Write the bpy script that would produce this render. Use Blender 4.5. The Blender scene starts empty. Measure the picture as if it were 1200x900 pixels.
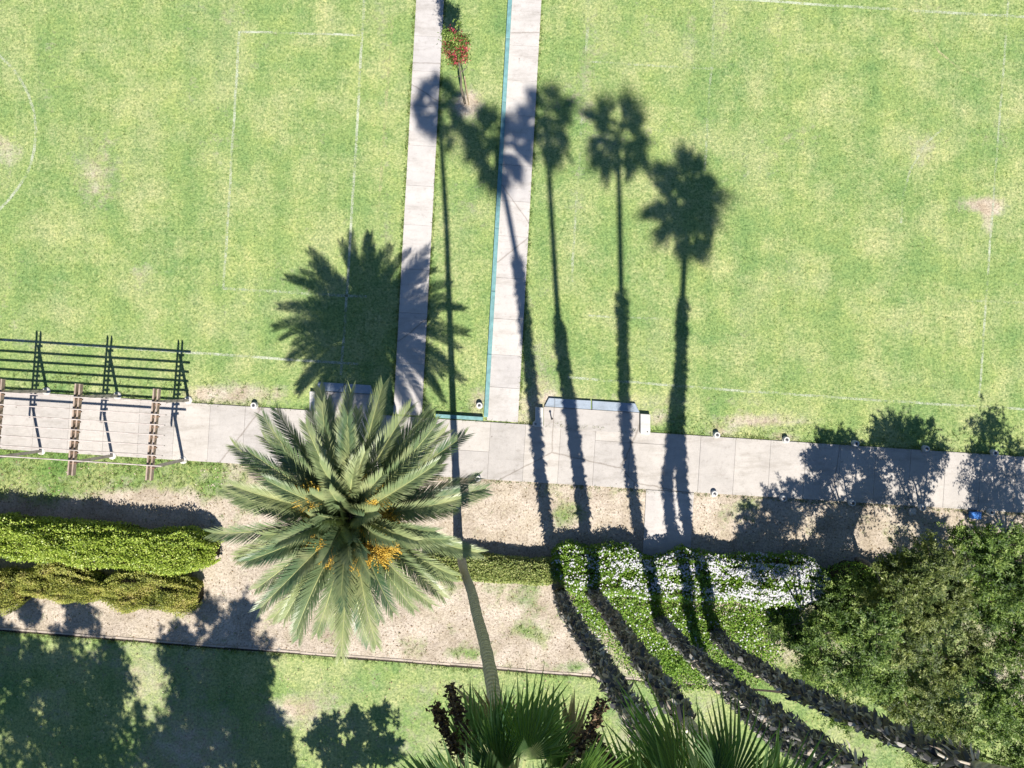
import bpy, bmesh, math, random
import numpy as np
from mathutils import Vector, Matrix, Quaternion

random.seed(7)
RNG = np.random.default_rng(11)
SC = bpy.context.scene
COL = SC.collection

# ------------------------------------------------------------------ camera, sky, sun, exposure
HC = 30.0                      # drone height above the ground, metres
PXM = 28.0                     # survey units per metre on the ground
cam_d = bpy.data.cameras.new('camera')
cam_d.sensor_width = 36.0
cam_d.lens = 25.2
cam_d.clip_start = 0.1
cam_d.clip_end = 2000.0
cam = bpy.data.objects.new('camera', cam_d)
COL.objects.link(cam)
cam.location = (0, 0, HC)
cam.rotation_euler = (0, 0, 0)
SC.camera = cam

SUN_TRAVEL = Vector((-0.137, 0.714, -1.0)).normalized()
to_sun = -SUN_TRAVEL
world = bpy.data.worlds.new('World')
SC.world = world
world.use_nodes = True
wn = world.node_tree
wn.nodes.clear()
sky = wn.nodes.new('ShaderNodeTexSky')
sky.sky_type = 'NISHITA'
sky.sun_disc = False
sky.sun_elevation = math.asin(to_sun.z)
sky.sun_rotation = math.atan2(to_sun.x, to_sun.y)
sky.air_density = 1.0
sky.dust_density = 0.0
sky.ozone_density = 6.0
bg = wn.nodes.new('ShaderNodeBackground')
bg.inputs['Strength'].default_value = 0.06
wo = wn.nodes.new('ShaderNodeOutputWorld')
wn.links.new(sky.outputs[0], bg.inputs['Color'])
wn.links.new(bg.outputs[0], wo.inputs['Surface'])

sun_d = bpy.data.lights.new('sun', 'SUN')
sun_d.energy = 5.0
sun_d.angle = math.radians(0.53)
sun_d.color = (1.0, 0.95, 0.86)
sun = bpy.data.objects.new('sun', sun_d)
COL.objects.link(sun)
sun.location = (10, -40, 60)
sun.rotation_mode = 'QUATERNION'
sun.rotation_quaternion = SUN_TRAVEL.to_track_quat('-Z', 'Y')

SC.view_settings.view_transform = 'Standard'
SC.view_settings.look = 'None'
SC.view_settings.exposure = 0.85
SC.view_settings.gamma = 1.0
SC.view_settings.use_curve_mapping = False
SC.render.resolution_x = 1024
SC.render.resolution_y = 768

# ------------------------------------------------------------------ helpers
def G(px, py, z=0.0):
    """survey units (origin at the top left of the plan) to metres"""
    return Vector(((px - 600.0) / PXM, (450.0 - py) / PXM, z))

def tag(o, label=None, cat=None, group=None, kind=None):
    if label: o['label'] = label
    if cat: o['category'] = cat
    if group: o['group'] = group
    if kind: o['kind'] = kind
    return o

def empty(name, loc, label=None, cat=None, group=None):
    o = bpy.data.objects.new(name, None)
    COL.objects.link(o)
    o.location = loc
    o.empty_display_size = 0.2
    return tag(o, label, cat, group)

def link(name, me, mat=None, parent=None, loc=(0, 0, 0)):
    if mat is not None and len(me.materials) == 0:
        me.materials.append(mat)
    o = bpy.data.objects.new(name, me)
    COL.objects.link(o)
    o.location = loc
    if parent is not None:
        o.parent = parent
    return o

class MB:
    """collects vertices and faces for one mesh"""
    def __init__(s):
        s.v = []; s.f = []
    def add(s, vs, fs):
        b = len(s.v)
        s.v.extend([tuple(v) for v in vs])
        s.f.extend([tuple(i + b for i in f) for f in fs])
    def box(s, c, size, rot=0.0):
        hx, hy, hz = size[0] / 2, size[1] / 2, size[2] / 2
        cr, sr = math.cos(rot), math.sin(rot)
        vs = []
        for z in (-hz, hz):
            for x, y in ((-hx, -hy), (hx, -hy), (hx, hy), (-hx, hy)):
                vs.append((c[0] + x * cr - y * sr, c[1] + x * sr + y * cr, c[2] + z))
        s.add(vs, [(3, 2, 1, 0), (4, 5, 6, 7), (0, 1, 5, 4), (1, 2, 6, 5), (2, 3, 7, 6), (3, 0, 4, 7)])
    def slab(s, quad, z0, z1, ch=0.012):
        """quad: 4 xy points counter-clockwise, chamfered top"""
        cx = sum(p[0] for p in quad) / 4; cy = sum(p[1] for p in quad) / 4
        def ins(p, d):
            v = Vector((cx - p[0], cy - p[1])); l = v.length
            v *= d / l
            return (p[0] + v.x, p[1] + v.y)
        vs = [(p[0], p[1], z0) for p in quad] + [(p[0], p[1], z1 - ch) for p in quad]
        vs += [(*ins(p, ch * 1.4), z1) for p in quad]
        fs = [(8, 9, 10, 11)]
        for a in (0, 4):
            for i in range(4):
                j = (i + 1) % 4
                fs.append((a + i, a + j, a + 4 + j, a + 4 + i))
        s.add(vs, fs)
    def tube(s, pts, rads, n=8, cap=True, ecc=1.0):
        pts = [Vector(p) for p in pts]
        if not hasattr(rads, '__len__'):
            rads = [rads] * len(pts)
        vs = []; fs = []
        ref = Vector((0.31, 0.87, 0.21)).normalized()
        for i, p in enumerate(pts):
            t = (pts[min(i + 1, len(pts) - 1)] - pts[max(i - 1, 0)]).normalized()
            a = t.cross(ref)
            if a.length < 1e-3: a = t.cross(Vector((1, 0, 0)))
            a.normalize(); b = t.cross(a)
            for k in range(n):
                w = 2 * math.pi * k / n
                vs.append(p + a * math.cos(w) * rads[i] + b * math.sin(w) * rads[i] * ecc)
        for i in range(len(pts) - 1):
            for k in range(n):
                k2 = (k + 1) % n
                fs.append((i * n + k, i * n + k2, (i + 1) * n + k2, (i + 1) * n + k))
        if cap:
            fs.append(tuple(range(n - 1, -1, -1)))
            fs.append(tuple((len(pts) - 1) * n + k for k in range(n)))
        s.add(vs, fs)
    def lathe(s, prof, n=20, c=(0, 0, 0)):
        vs = []; fs = []
        for r, z in prof:
            for k in range(n):
                w = 2 * math.pi * k / n
                vs.append((c[0] + r * math.cos(w), c[1] + r * math.sin(w), c[2] + z))
        for i in range(len(prof) - 1):
            for k in range(n):
                k2 = (k + 1) % n
                fs.append((i * n + k, i * n + k2, (i + 1) * n + k2, (i + 1) * n + k))
        fs.append(tuple((len(prof) - 1) * n + k for k in range(n)))
        fs.append(tuple(range(n - 1, -1, -1)))
        s.add(vs, fs)
    def mesh(s, name, smooth=False):
        me = bpy.data.meshes.new(name)
        me.from_pydata(s.v, [], s.f)
        if smooth:
            me.shade_smooth()
        me.update()
        return me
    def build(s, name, mat, parent=None, loc=(0, 0, 0), smooth=False):
        return link(name, s.mesh(name, smooth), mat, parent, loc)

def quads_mesh(name, V, F):
    """fast mesh from numpy arrays: V (n,3), F (m,4) or (m,3)"""
    me = bpy.data.meshes.new(name)
    m, k = F.shape
    me.vertices.add(len(V)); me.loops.add(m * k); me.polygons.add(m)
    me.vertices.foreach_set('co', V.astype(np.float32).ravel())
    me.loops.foreach_set('vertex_index', F.astype(np.int32).ravel())
    me.polygons.foreach_set('loop_start', (np.arange(m) * k).astype(np.int32))
    me.update(calc_edges=True)
    return me

def unit(a):
    return a / np.maximum(np.linalg.norm(a, axis=1, keepdims=True), 1e-9)

def leaf_arrays(P, D, Nn, L, W, fold=0.18):
    """diamond leaves: base P, direction D, normal hint Nn, length L, width W"""
    D = unit(D); S = unit(np.cross(D, Nn)); U = np.cross(S, D)
    L = np.asarray(L).reshape(-1, 1); W = np.asarray(W).reshape(-1, 1)
    mid = P + D * L * 0.45
    a = P; b = mid + S * W * 0.5 + U * W * fold; c = P + D * L - U * L * 0.08; d = mid - S * W * 0.5 + U * W * fold
    n = len(P)
    V = np.stack([a, b, c, d], 1).reshape(-1, 3)
    F = np.arange(4 * n).reshape(n, 4)
    return V, F

def sph(n):
    v = RNG.normal(size=(n, 3))
    return unit(v)

_perm = RNG.random((64, 64))
def vnoise(x, y):
    xi = np.floor(x).astype(int); yi = np.floor(y).astype(int)
    fx = x - xi; fy = y - yi
    fx = fx * fx * (3 - 2 * fx); fy = fy * fy * (3 - 2 * fy)
    g = lambda a, b: _perm[a % 64, b % 64]
    return (g(xi, yi) * (1 - fx) + g(xi + 1, yi) * fx) * (1 - fy) + (g(xi, yi + 1) * (1 - fx) + g(xi + 1, yi + 1) * fx) * fy
def fbm(x, y, o=4):
    s = 0; a = 0.5
    for i in range(o):
        s = s + a * vnoise(x * 2 ** i + 17.3 * i, y * 2 ** i + 5.1 * i); a *= 0.5
    return s

# ------------------------------------------------------------------ materials
class NT:
    def __init__(s, name):
        s.m = bpy.data.materials.new(name); s.m.use_nodes = True
        s.t = s.m.node_tree; s.t.nodes.clear()
        s.out = s.t.nodes.new('ShaderNodeOutputMaterial')
    def n(s, typ, **kw):
        nd = s.t.nodes.new(typ)
        for k, v in kw.items():
            if k.startswith('_'):
                setattr(nd, k[1:], v)
            else:
                nd.inputs[k.replace('__', ' ')].default_value = v
        return nd
    def l(s, a, b):
        s.t.links.new(a, b)
    def pos(s):
        return s.n('ShaderNodeNewGeometry').outputs['Position']
    def noise(s, scale, detail=3.0, rough=0.55, vec=None, out=0):
        nd = s.n('ShaderNodeTexNoise', Scale=scale, Detail=detail, Roughness=rough)
        if vec is not None: s.l(vec, nd.inputs['Vector'])
        return nd.outputs[out]
    def ramp(s, fac, stops, interp='LINEAR'):
        r = s.n('ShaderNodeValToRGB'); r.color_ramp.interpolation = interp
        e = r.color_ramp.elements
        while len(e) < len(stops): e.new(0.5)
        for i, (p, c) in enumerate(stops):
            e[i].position = p; e[i].color = (*c, 1) if len(c) == 3 else c
        s.l(fac, r.inputs[0])
        return r.outputs[0]
    def mix(s, fac, a, b, mode='MIX'):
        nd = s.n('ShaderNodeMix', _data_type='RGBA', _blend_type=mode)
        for sock, val in ((nd.inputs[0], fac), (nd.inputs[6], a), (nd.inputs[7], b)):
            if hasattr(val, 'is_linked') or hasattr(val, 'links'):
                s.l(val, sock)
            elif isinstance(val, (int, float)):
                sock.default_value = val
            else:
                sock.default_value = (*val, 1)
        return nd.outputs[2]
    def math(s, op, a, b=0.0, c=0.0):
        nd = s.n('ShaderNodeMath', _operation=op)
        for i, v in enumerate((a, b, c)):
            if hasattr(v, 'links'): s.l(v, nd.inputs[i])
            else: nd.inputs[i].default_value = v
        return nd.outputs[0]
    def bump(s, h, strength=0.4, dist=0.02):
        nd = s.n('ShaderNodeBump', Strength=strength, Distance=dist)
        s.l(h, nd.inputs['Height'])
        return nd.outputs[0]
    def finish(s, col, rough=0.8, normal=None, spec=0.3, metal=0.0, trans=0.0, trans_col=None):
        b = s.n('ShaderNodeBsdfPrincipled')
        if hasattr(col, 'links'): s.l(col, b.inputs['Base Color'])
        else: b.inputs['Base Color'].default_value = (*col, 1)
        if hasattr(rough, 'links'): s.l(rough, b.inputs['Roughness'])
        else: b.inputs['Roughness'].default_value = rough
        b.inputs['Specular IOR Level'].default_value = spec
        b.inputs['Metallic'].default_value = metal
        if normal is not None: s.l(normal, b.inputs['Normal'])
        sh = b.outputs[0]
        if trans > 0:
            t = s.n('ShaderNodeBsdfTranslucent')
            tc = trans_col if trans_col is not None else col
            if hasattr(tc, 'links'): s.l(tc, t.inputs[0])
            else: t.inputs[0].default_value = (*tc, 1)
            mx = s.n('ShaderNodeMixShader', Fac=trans)
            s.l(sh, mx.inputs[1]); s.l(t.outputs[0], mx.inputs[2]); sh = mx.outputs[0]
        s.l(sh, s.out.inputs[0])
        return s.m

def m_ground(name, grass_a, grass_b, dry, soil_a, soil_b):
    t = NT(name); p = t.pos()
    big = t.noise(0.28, 4, 0.6, p); mid = t.noise(1.3, 4, 0.6, p); fine = t.noise(7.5, 4, 0.75, p); grain = t.noise(12.0, 4, 0.85, p)
    f1 = t.math('ADD', t.math('MULTIPLY', big, 0.55), t.math('MULTIPLY', mid, 0.45))
    g = t.ramp(f1, [(0.36, grass_a), (0.52, tuple((a + b) / 2 for a, b in zip(grass_a, grass_b))), (0.66, grass_b)])
    # tufts of dry blades
    dn = t.math('ADD', t.math('MULTIPLY', t.noise(0.55, 5, 0.65, p), 0.7), t.math('MULTIPLY', fine, 0.3))
    g = t.mix(t.ramp(dn, [(0.46, (0, 0, 0)), (0.74, (0.75, 0.75, 0.75))]), g, dry)
    # mowing streaks along the field
    mp = t.n('ShaderNodeMapping'); mp.inputs['Rotation'].default_value = (0, 0, 0.06); mp.inputs['Scale'].default_value = (1.6, 0.10, 1.0); t.l(p, mp.inputs[0])
    g = t.mix(1.0, g, t.ramp(t.noise(1.0, 3, 0.6, mp.outputs[0]), [(0.32, (0.88, 0.92, 0.90)), (0.5, (1, 1, 1)), (0.70, (1.12, 1.07, 1.06))]), 'MULTIPLY')
    # darker tufts of coarse grass
    g = t.mix(1.0, g, t.ramp(t.noise(3.2, 3, 0.6, p), [(0.28, (0.70, 0.78, 0.74)), (0.44, (1, 1, 1))]), 'MULTIPLY')
    # blade-scale light and dark
    g = t.mix(1.0, g, t.ramp(fine, [(0.30, (0.62, 0.68, 0.64)), (0.52, (1, 1, 1)), (0.72, (1.34, 1.24, 1.20))]), 'MULTIPLY')
    g = t.mix(1.0, g, t.ramp(grain, [(0.30, (0.36, 0.45, 0.42)), (0.50, (1, 1, 1)), (0.70, (1.62, 1.48, 1.50))]), 'MULTIPLY')
    so = t.mix(t.ramp(mid, [(0.35, (0, 0, 0)), (0.65, (1, 1, 1))]), soil_a, soil_b)
    so = t.mix(1.0, so, t.ramp(t.noise(0.7, 4, 0.6, p), [(0.34, (0.78, 0.76, 0.74)), (0.6, (1.06, 1.06, 1.06))]), 'MULTIPLY')
    so = t.mix(1.0, so, t.ramp(fine, [(0.30, (0.66, 0.64, 0.61)), (0.46, (1, 1, 1)), (0.75, (1.15, 1.15, 1.15))]), 'MULTIPLY')
    so = t.mix(1.0, so, t.ramp(grain, [(0.32, (0.45, 0.42, 0.38)), (0.5, (1, 1, 1)), (0.70, (1.32, 1.32, 1.3))]), 'MULTIPLY')
    at = t.n('ShaderNodeAttribute', _attribute_name='grass').outputs['Fac']
    pn = t.math('ADD', t.math('MULTIPLY', t.noise(2.2, 5, 0.7, p), 0.6), t.math('MULTIPLY', fine, 0.4))
    v = t.math('ADD', at, t.math('MULTIPLY', t.math('SUBTRACT', pn, 0.5), 1.5))
    fac = t.ramp(v, [(0.26, (0, 0, 0)), (0.72, (1, 1, 1))])
    col = t.mix(fac, so, g)
    hgt = t.math('ADD', fine, t.math('MULTIPLY', grain, 0.8))
    return t.finish(col, 0.95, t.bump(hgt, 0.55, 0.05), 0.12)

M = {}
M['lawn'] = m_ground('lawn', (0.146, 0.236, 0.082), (0.270, 0.328, 0.112), (0.41, 0.395, 0.225), (0.45, 0.40, 0.33), (0.40, 0.33, 0.25))
M['bed'] = m_ground('bed', (0.09, 0.18, 0.045), (0.20, 0.27, 0.085), (0.34, 0.32, 0.17), (0.445, 0.385, 0.325), (0.38, 0.325, 0.255))

def m_concrete(name, col, var=0.10, stain=0.75, sc=1.0):
    t = NT(name); p = t.pos()
    oi = t.n('ShaderNodeObjectInfo').outputs['Random']
    a = t.noise(0.8 * sc, 5, 0.65, p); b = t.noise(7 * sc, 4, 0.7, p); g = t.noise(55, 2, 0.6, p)
    c = t.mix(t.ramp(a, [(0.30, (0, 0, 0)), (0.70, (1, 1, 1))]), tuple(x * (1 - var) for x in col), tuple(x * (1 + var) for x in col))
    c = t.mix(1.0, c, t.ramp(b, [(0.22, (stain, stain * 0.97, stain * 0.94)), (0.42, (1, 1, 1)), (0.8, (1.06, 1.06, 1.06))]), 'MULTIPLY')
    c = t.mix(1.0, c, t.ramp(g, [(0.3, (0.86, 0.86, 0.86)), (0.6, (1.05, 1.05, 1.05))]), 'MULTIPLY')
    c = t.mix(1.0, c, t.ramp(oi, [(0.0, (0.92, 0.92, 0.93)), (1.0, (1.06, 1.05, 1.03))]), 'MULTIPLY')
    st = t.n('ShaderNodeMapping'); st.inputs['Scale'].default_value = (0.5, 2.2, 1); t.l(p, st.inputs[0])
    c = t.mix(1.0, c, t.ramp(t.noise(0.9, 6, 0.75, st.outputs[0]), [(0.34, (0.80, 0.79, 0.77)), (0.50, (1, 1, 1))]), 'MULTIPLY')
    ck = t.n('ShaderNodeTexVoronoi', _feature='DISTANCE_TO_EDGE', Scale=0.13); wv = t.n('ShaderNodeMix', _data_type='RGBA'); wv.inputs[0].default_value = 0.10
    t.l(p, wv.inputs[6]); t.l(t.noise(2.5, 4, 0.7, p, 1), wv.inputs[7]); t.l(wv.outputs[2], ck.inputs['Vector'])
    c = t.mix(1.0, c, t.ramp(ck.outputs['Distance'], [(0.0012, (0.62, 0.59, 0.56)), (0.004, (1, 1, 1))]), 'MULTIPLY')
    # small dark spots: gum and oil
    vo = t.n('ShaderNodeTexVoronoi', Scale=1.1); t.l(p, vo.inputs['Vector'])
    c = t.mix(1.0, c, t.ramp(vo.outputs['Distance'], [(0.018, (0.55, 0.52, 0.50)), (0.05, (1, 1, 1))]), 'MULTIPLY')
    return t.finish(c, 0.9, t.bump(t.math('ADD', b, g), 0.15, 0.01), 0.25)
M['concrete'] = m_concrete('concrete', (0.395, 0.368, 0.345))
M['walk'] = m_concrete('walk_concrete', (0.43, 0.405, 0.39))
M['joint'] = m_concrete('joint', (0.25, 0.225, 0.20))
M['white_conc'] = m_concrete('white_concrete', (0.50, 0.485, 0.46), 0.06, 0.85)
M['blue_conc'] = m_concrete('blue_grey_slab', (0.27, 0.315, 0.375), 0.10, 0.8, 2.0)

def m_plain(name, col, rough=0.6, var=0.12, sc=6.0, spec=0.4, metal=0.0):
    t = NT(name); p = t.pos()
    a = t.noise(sc, 4, 0.65, p)
    c = t.mix(t.ramp(a, [(0.3, (0, 0, 0)), (0.7, (1, 1, 1))]), tuple(x * (1 - var) for x in col), tuple(min(1, x * (1 + var)) for x in col))
    return t.finish(c, rough, t.bump(a, 0.1, 0.01), spec, metal)
M['teal'] = m_plain('teal_paint', (0.13, 0.26, 0.265), 0.55, 0.25, 5)
M['white'] = m_plain('white_paint', (0.52, 0.51, 0.49), 0.5, 0.06, 20)
M['black'] = m_plain('black_plastic', (0.02, 0.02, 0.022), 0.5)
M['grey_lens'] = m_plain('smoked_lens', (0.10, 0.10, 0.11), 0.25, 0.1, 20, 0.6)
M['blue'] = m_plain('blue_plastic', (0.06, 0.20, 0.55), 0.45, 0.12, 12)
M['stone'] = m_plain('pale_stone', (0.45, 0.42, 0.38), 0.9, 0.25, 8)
M['edging'] = m_concrete('edging_concrete', (0.40, 0.34, 0.285), 0.2, 0.5, 3.0)
M['trench'] = m_plain('dark_soil', (0.035, 0.028, 0.02), 0.95, 0.4, 14)  # very dark tone for the narrow flat strip beside the edging

def m_wood(name, a, b):
    t = NT(name); p = t.pos()
    mp = t.n('ShaderNodeMapping'); mp.inputs['Scale'].default_value = (30, 2.5, 30); t.l(p, mp.inputs[0])
    n1 = t.noise(1.0, 4, 0.7, mp.outputs[0]); n2 = t.noise(3, 3, 0.6, p)
    c = t.mix(n1, a, b); c = t.mix(1.0, c, t.ramp(n2, [(0.3, (0.7, 0.68, 0.66)), (0.6, (1.1, 1.1, 1.1))]), 'MULTIPLY')
    return t.finish(c, 0.85, t.bump(n1, 0.2, 0.01), 0.2)
M['beam'] = m_wood('weathered_beam', (0.27, 0.20, 0.155), (0.40, 0.325, 0.27))
M['post'] = m_wood('painted_post', (0.42, 0.36, 0.30), (0.52, 0.46, 0.40))
M['rail'] = m_wood('pale_rail', (0.40, 0.34, 0.315), (0.50, 0.45, 0.42))
M['block'] = m_wood('brown_block', (0.12, 0.075, 0.05), (0.2, 0.13, 0.09))

def m_line(name, col, keep, sc=3.5):
    t = NT(name); p = t.pos()
    a = t.noise(sc, 5, 0.75, p); b = t.noise(28, 2, 0.7, p); c0 = t.noise(0.6, 2, 0.5, p)
    v = t.math('ADD', t.math('ADD', t.math('MULTIPLY', a, 0.5), t.math('MULTIPLY', b, 0.5)), t.math('MULTIPLY', c0, 0.45))
    f = t.ramp(v, [(0.90 - keep * 0.42, (0, 0, 0)), (1.06 - keep * 0.42, (0.9, 0.9, 0.9))])
    d = t.n('ShaderNodeBsdfDiffuse'); d.inputs[0].default_value = (*col, 1)
    tr = t.n('ShaderNodeBsdfTransparent')
    mx = t.n('ShaderNodeMixShader'); t.l(f, mx.inputs[0]); t.l(tr.outputs[0], mx.inputs[1]); t.l(d.outputs[0], mx.inputs[2])
    t.l(mx.outputs[0], t.out.inputs[0])
    return t.m
M['line_strong'] = m_line('chalk_line_fresh', (0.45, 0.48, 0.37), 0.60)
M['line_mid'] = m_line('chalk_line_worn', (0.44, 0.48, 0.36), 0.55)
M['line_faint'] = m_line('chalk_line_faded', (0.42, 0.46, 0.33), 0.42)
M['line_yellow'] = m_line('scorched_line', (0.42, 0.40, 0.22), 0.42)

def m_leaf(name, cols, rough=0.55, trans=0.25, spec=0.35, patch=0.6, tmul=(1.3, 1.35, 0.6), pw=0.4):
    """cols: dark to light leaf colours, random per leaf plus slow patches"""
    t = NT(name); p = t.pos()
    isl = t.n('ShaderNodeNewGeometry').outputs['Random Per Island']
    pn = t.noise(patch, 3, 0.6, p)
    v = t.math('ADD', t.math('MULTIPLY', isl, 1 - pw), t.math('MULTIPLY', t.math('ADD', t.math('MULTIPLY', t.math('SUBTRACT', pn, 0.5), 1.0 + 2.0 * (pw > 0.5)), 0.5), pw))
    k = len(cols)
    c = t.ramp(v, [(0.12 + 0.76 * i / (k - 1), cc) for i, cc in enumerate(cols)])
    tc = t.mix(1.0, c, tmul, 'MULTIPLY')
    return t.finish(c, rough, None, spec, 0, trans, tc)
M['hedge'] = m_leaf('hedge_leaf', [(0.08, 0.15, 0.025), (0.24, 0.33, 0.045), (0.37, 0.46, 0.075), (0.50, 0.54, 0.17)], 0.4, 0.25, 0.35, 1.2)
M['hedge_y'] = m_leaf('olive_hedge_leaf', [(0.10, 0.13, 0.03), (0.26, 0.29, 0.06), (0.42, 0.42, 0.10), (0.54, 0.46, 0.19)], 0.5, 0.25, 0.35, 1.3, (1.3, 1.35, 0.6), 0.55)
M['hedge_low'] = m_leaf('low_hedge_leaf', [(0.08, 0.125, 0.035), (0.22, 0.28, 0.08), (0.36, 0.40, 0.14), (0.52, 0.50, 0.24)], 0.45)
M['cover'] = m_leaf('ground_cover_leaf', [(0.05, 0.11, 0.018), (0.13, 0.25, 0.03), (0.22, 0.36, 0.05), (0.36, 0.46, 0.10)], 0.45)
M['feather'] = m_leaf('feathery_leaf', [(0.030, 0.050, 0.014), (0.075, 0.110, 0.026), (0.17, 0.21, 0.06), (0.36, 0.39, 0.15)], 0.5, 0.3, 0.35, 1.7, (1.3, 1.35, 0.6), 0.6)  # patches mix leaf age with painted sunlit clump tops and dark gaps
M['feather_g'] = m_leaf('bright_feathery_leaf', [(0.025, 0.055, 0.012), (0.065, 0.12, 0.022), (0.15, 0.23, 0.05), (0.32, 0.40, 0.12)], 0.5, 0.3, 0.35, 1.7, (1.3, 1.35, 0.6), 0.6)  # greener version, sunlit tops and near-black gaps also put into the colour
M['shade_leaf'] = m_leaf('shade_tree_leaf', [(0.03, 0.06, 0.012), (0.08, 0.13, 0.03)], 0.5)
M['petal'] = m_leaf('white_petal', [(0.48, 0.48, 0.55), (0.62, 0.61, 0.66), (0.78, 0.77, 0.79)], 0.6, 0.2, 0.2, 0.6, (1, 1, 1))
M['red'] = m_leaf('red_flower', [(0.30, 0.03, 0.05), (0.52, 0.08, 0.11), (0.66, 0.20, 0.22)], 0.6, 0.25, 0.2, 0.6, (1.1, 0.8, 0.8))
M['litter'] = m_leaf('dry_leaf', [(0.10, 0.065, 0.035), (0.28, 0.20, 0.12), (0.62, 0.56, 0.46)], 0.8, 0.1)
M['blade'] = m_leaf('grass_blade', [(0.06, 0.13, 0.025), (0.13, 0.22, 0.05), (0.22, 0.28, 0.08), (0.36, 0.33, 0.16)], 0.6, 0.3)
M['core'] = m_plain('twig_core', (0.035, 0.03, 0.016), 0.95, 0.4, 10, 0.1)
M['bark'] = m_plain('grey_bark', (0.17, 0.145, 0.115), 0.95, 0.35, 9, 0.1)

def m_frond(name, c_dark, c_light, tip, tr=0.24):
    t = NT(name); p = t.pos()
    isl = t.n('ShaderNodeNewGeometry').outputs['Random Per Island']
    oi = t.n('ShaderNodeObjectInfo').outputs['Random']
    v = t.math('ADD', t.math('MULTIPLY', isl, 0.25), t.math('MULTIPLY', oi, 0.75))
    c = t.mix(v, c_dark, c_light)
    c = t.mix(t.ramp(t.noise(1.1, 3, 0.6, p), [(0.48, (0, 0, 0)), (0.75, (0.6, 0.6, 0.6))]), c, tip)
    tc = t.mix(1.0, c, (1.2, 1.25, 0.5), 'MULTIPLY')
    return t.finish(c, 0.42, None, 0.5, 0, tr, tc)
M['date_leaf'] = m_frond('date_palm_leaflet', (0.050, 0.105, 0.052), (0.265, 0.305, 0.130), (0.42, 0.42, 0.21), 0.10)
M['rachis'] = m_plain('frond_rachis', (0.36, 0.38, 0.17), 0.45, 0.2, 4)
M['fan_leaf'] = m_frond('fan_palm_leaf', (0.095, 0.20, 0.11), (0.20, 0.31, 0.145), (0.30, 0.36, 0.15), 0.42)
M['fan_dead'] = m_leaf('dead_fan_leaf', [(0.14, 0.10, 0.06), (0.30, 0.24, 0.16), (0.46, 0.40, 0.31)], 0.8, 0.15)
M['orange'] = m_leaf('orange_date_stalk', [(0.42, 0.24, 0.03), (0.62, 0.40, 0.06), (0.74, 0.55, 0.12)], 0.6, 0.1, 0.3, 1.0, (1, 1, 1))
M['brown_seed'] = m_leaf('brown_seed_cluster', [(0.05, 0.028, 0.014), (0.11, 0.065, 0.035), (0.20, 0.13, 0.08)], 0.8, 0.05)
M['stalk'] = m_plain('dry_stalk', (0.36, 0.28, 0.18), 0.7, 0.3, 5)
M['skirt'] = m_leaf('thatched_skirt', [(0.006, 0.006, 0.007), (0.022, 0.021, 0.022), (0.075, 0.071, 0.068), (0.40, 0.37, 0.33)], 0.40, 0.0, 0.45, 1.4)  # near-black and pale flaps: shaded gaps and lit edges put into the colour
M['skirt_end'] = m_leaf('split_skirt_end', [(0.30, 0.22, 0.17), (0.55, 0.46, 0.38), (0.72, 0.66, 0.58)], 0.7, 0.1)

def m_ringbark():
    t = NT('ringed_palm_bark'); p = t.pos()
    sx = t.n('ShaderNodeSeparateXYZ'); t.l(p, sx.inputs[0])
    w = t.math('ADD', t.math('MULTIPLY', sx.outputs[2], 34.0), t.math('MULTIPLY', t.noise(2.2, 3, 0.6, p), 9.0))
    s = t.math('ADD', t.math('MULTIPLY', t.math('SINE', w), 0.5), 0.5)
    n = t.noise(12, 4, 0.7, p)
    c = t.mix(s, (0.30, 0.265, 0.215), (0.43, 0.38, 0.32))
    c = t.mix(1.0, c, t.ramp(n, [(0.3, (0.6, 0.6, 0.6)), (0.65, (1.15, 1.15, 1.15))]), 'MULTIPLY')
    return t.finish(c, 0.9, t.bump(t.math('ADD', s, n), 0.5, 0.03), 0.2)
M['ringbark'] = m_ringbark()
M['date_bark'] = m_plain('date_palm_bark', (0.16, 0.11, 0.075), 0.95, 0.4, 7, 0.1)

# ------------------------------------------------------------------ ground
P_TOP = lambda x: 457.6 + 0.0647 * x       # far edge of the main path
P_BOT = lambda x: 526.0 + 0.0625 * x       # near edge of the main path
EDGE = lambda x: 737.0 + 0.0785 * x        # edging between bed and lower lawn

def blob(x, y, cx, cy, rx, ry, amp):
    return amp * np.exp(-(((x - cx) / rx) ** 2 + ((y - cy) / ry) ** 2))

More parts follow.
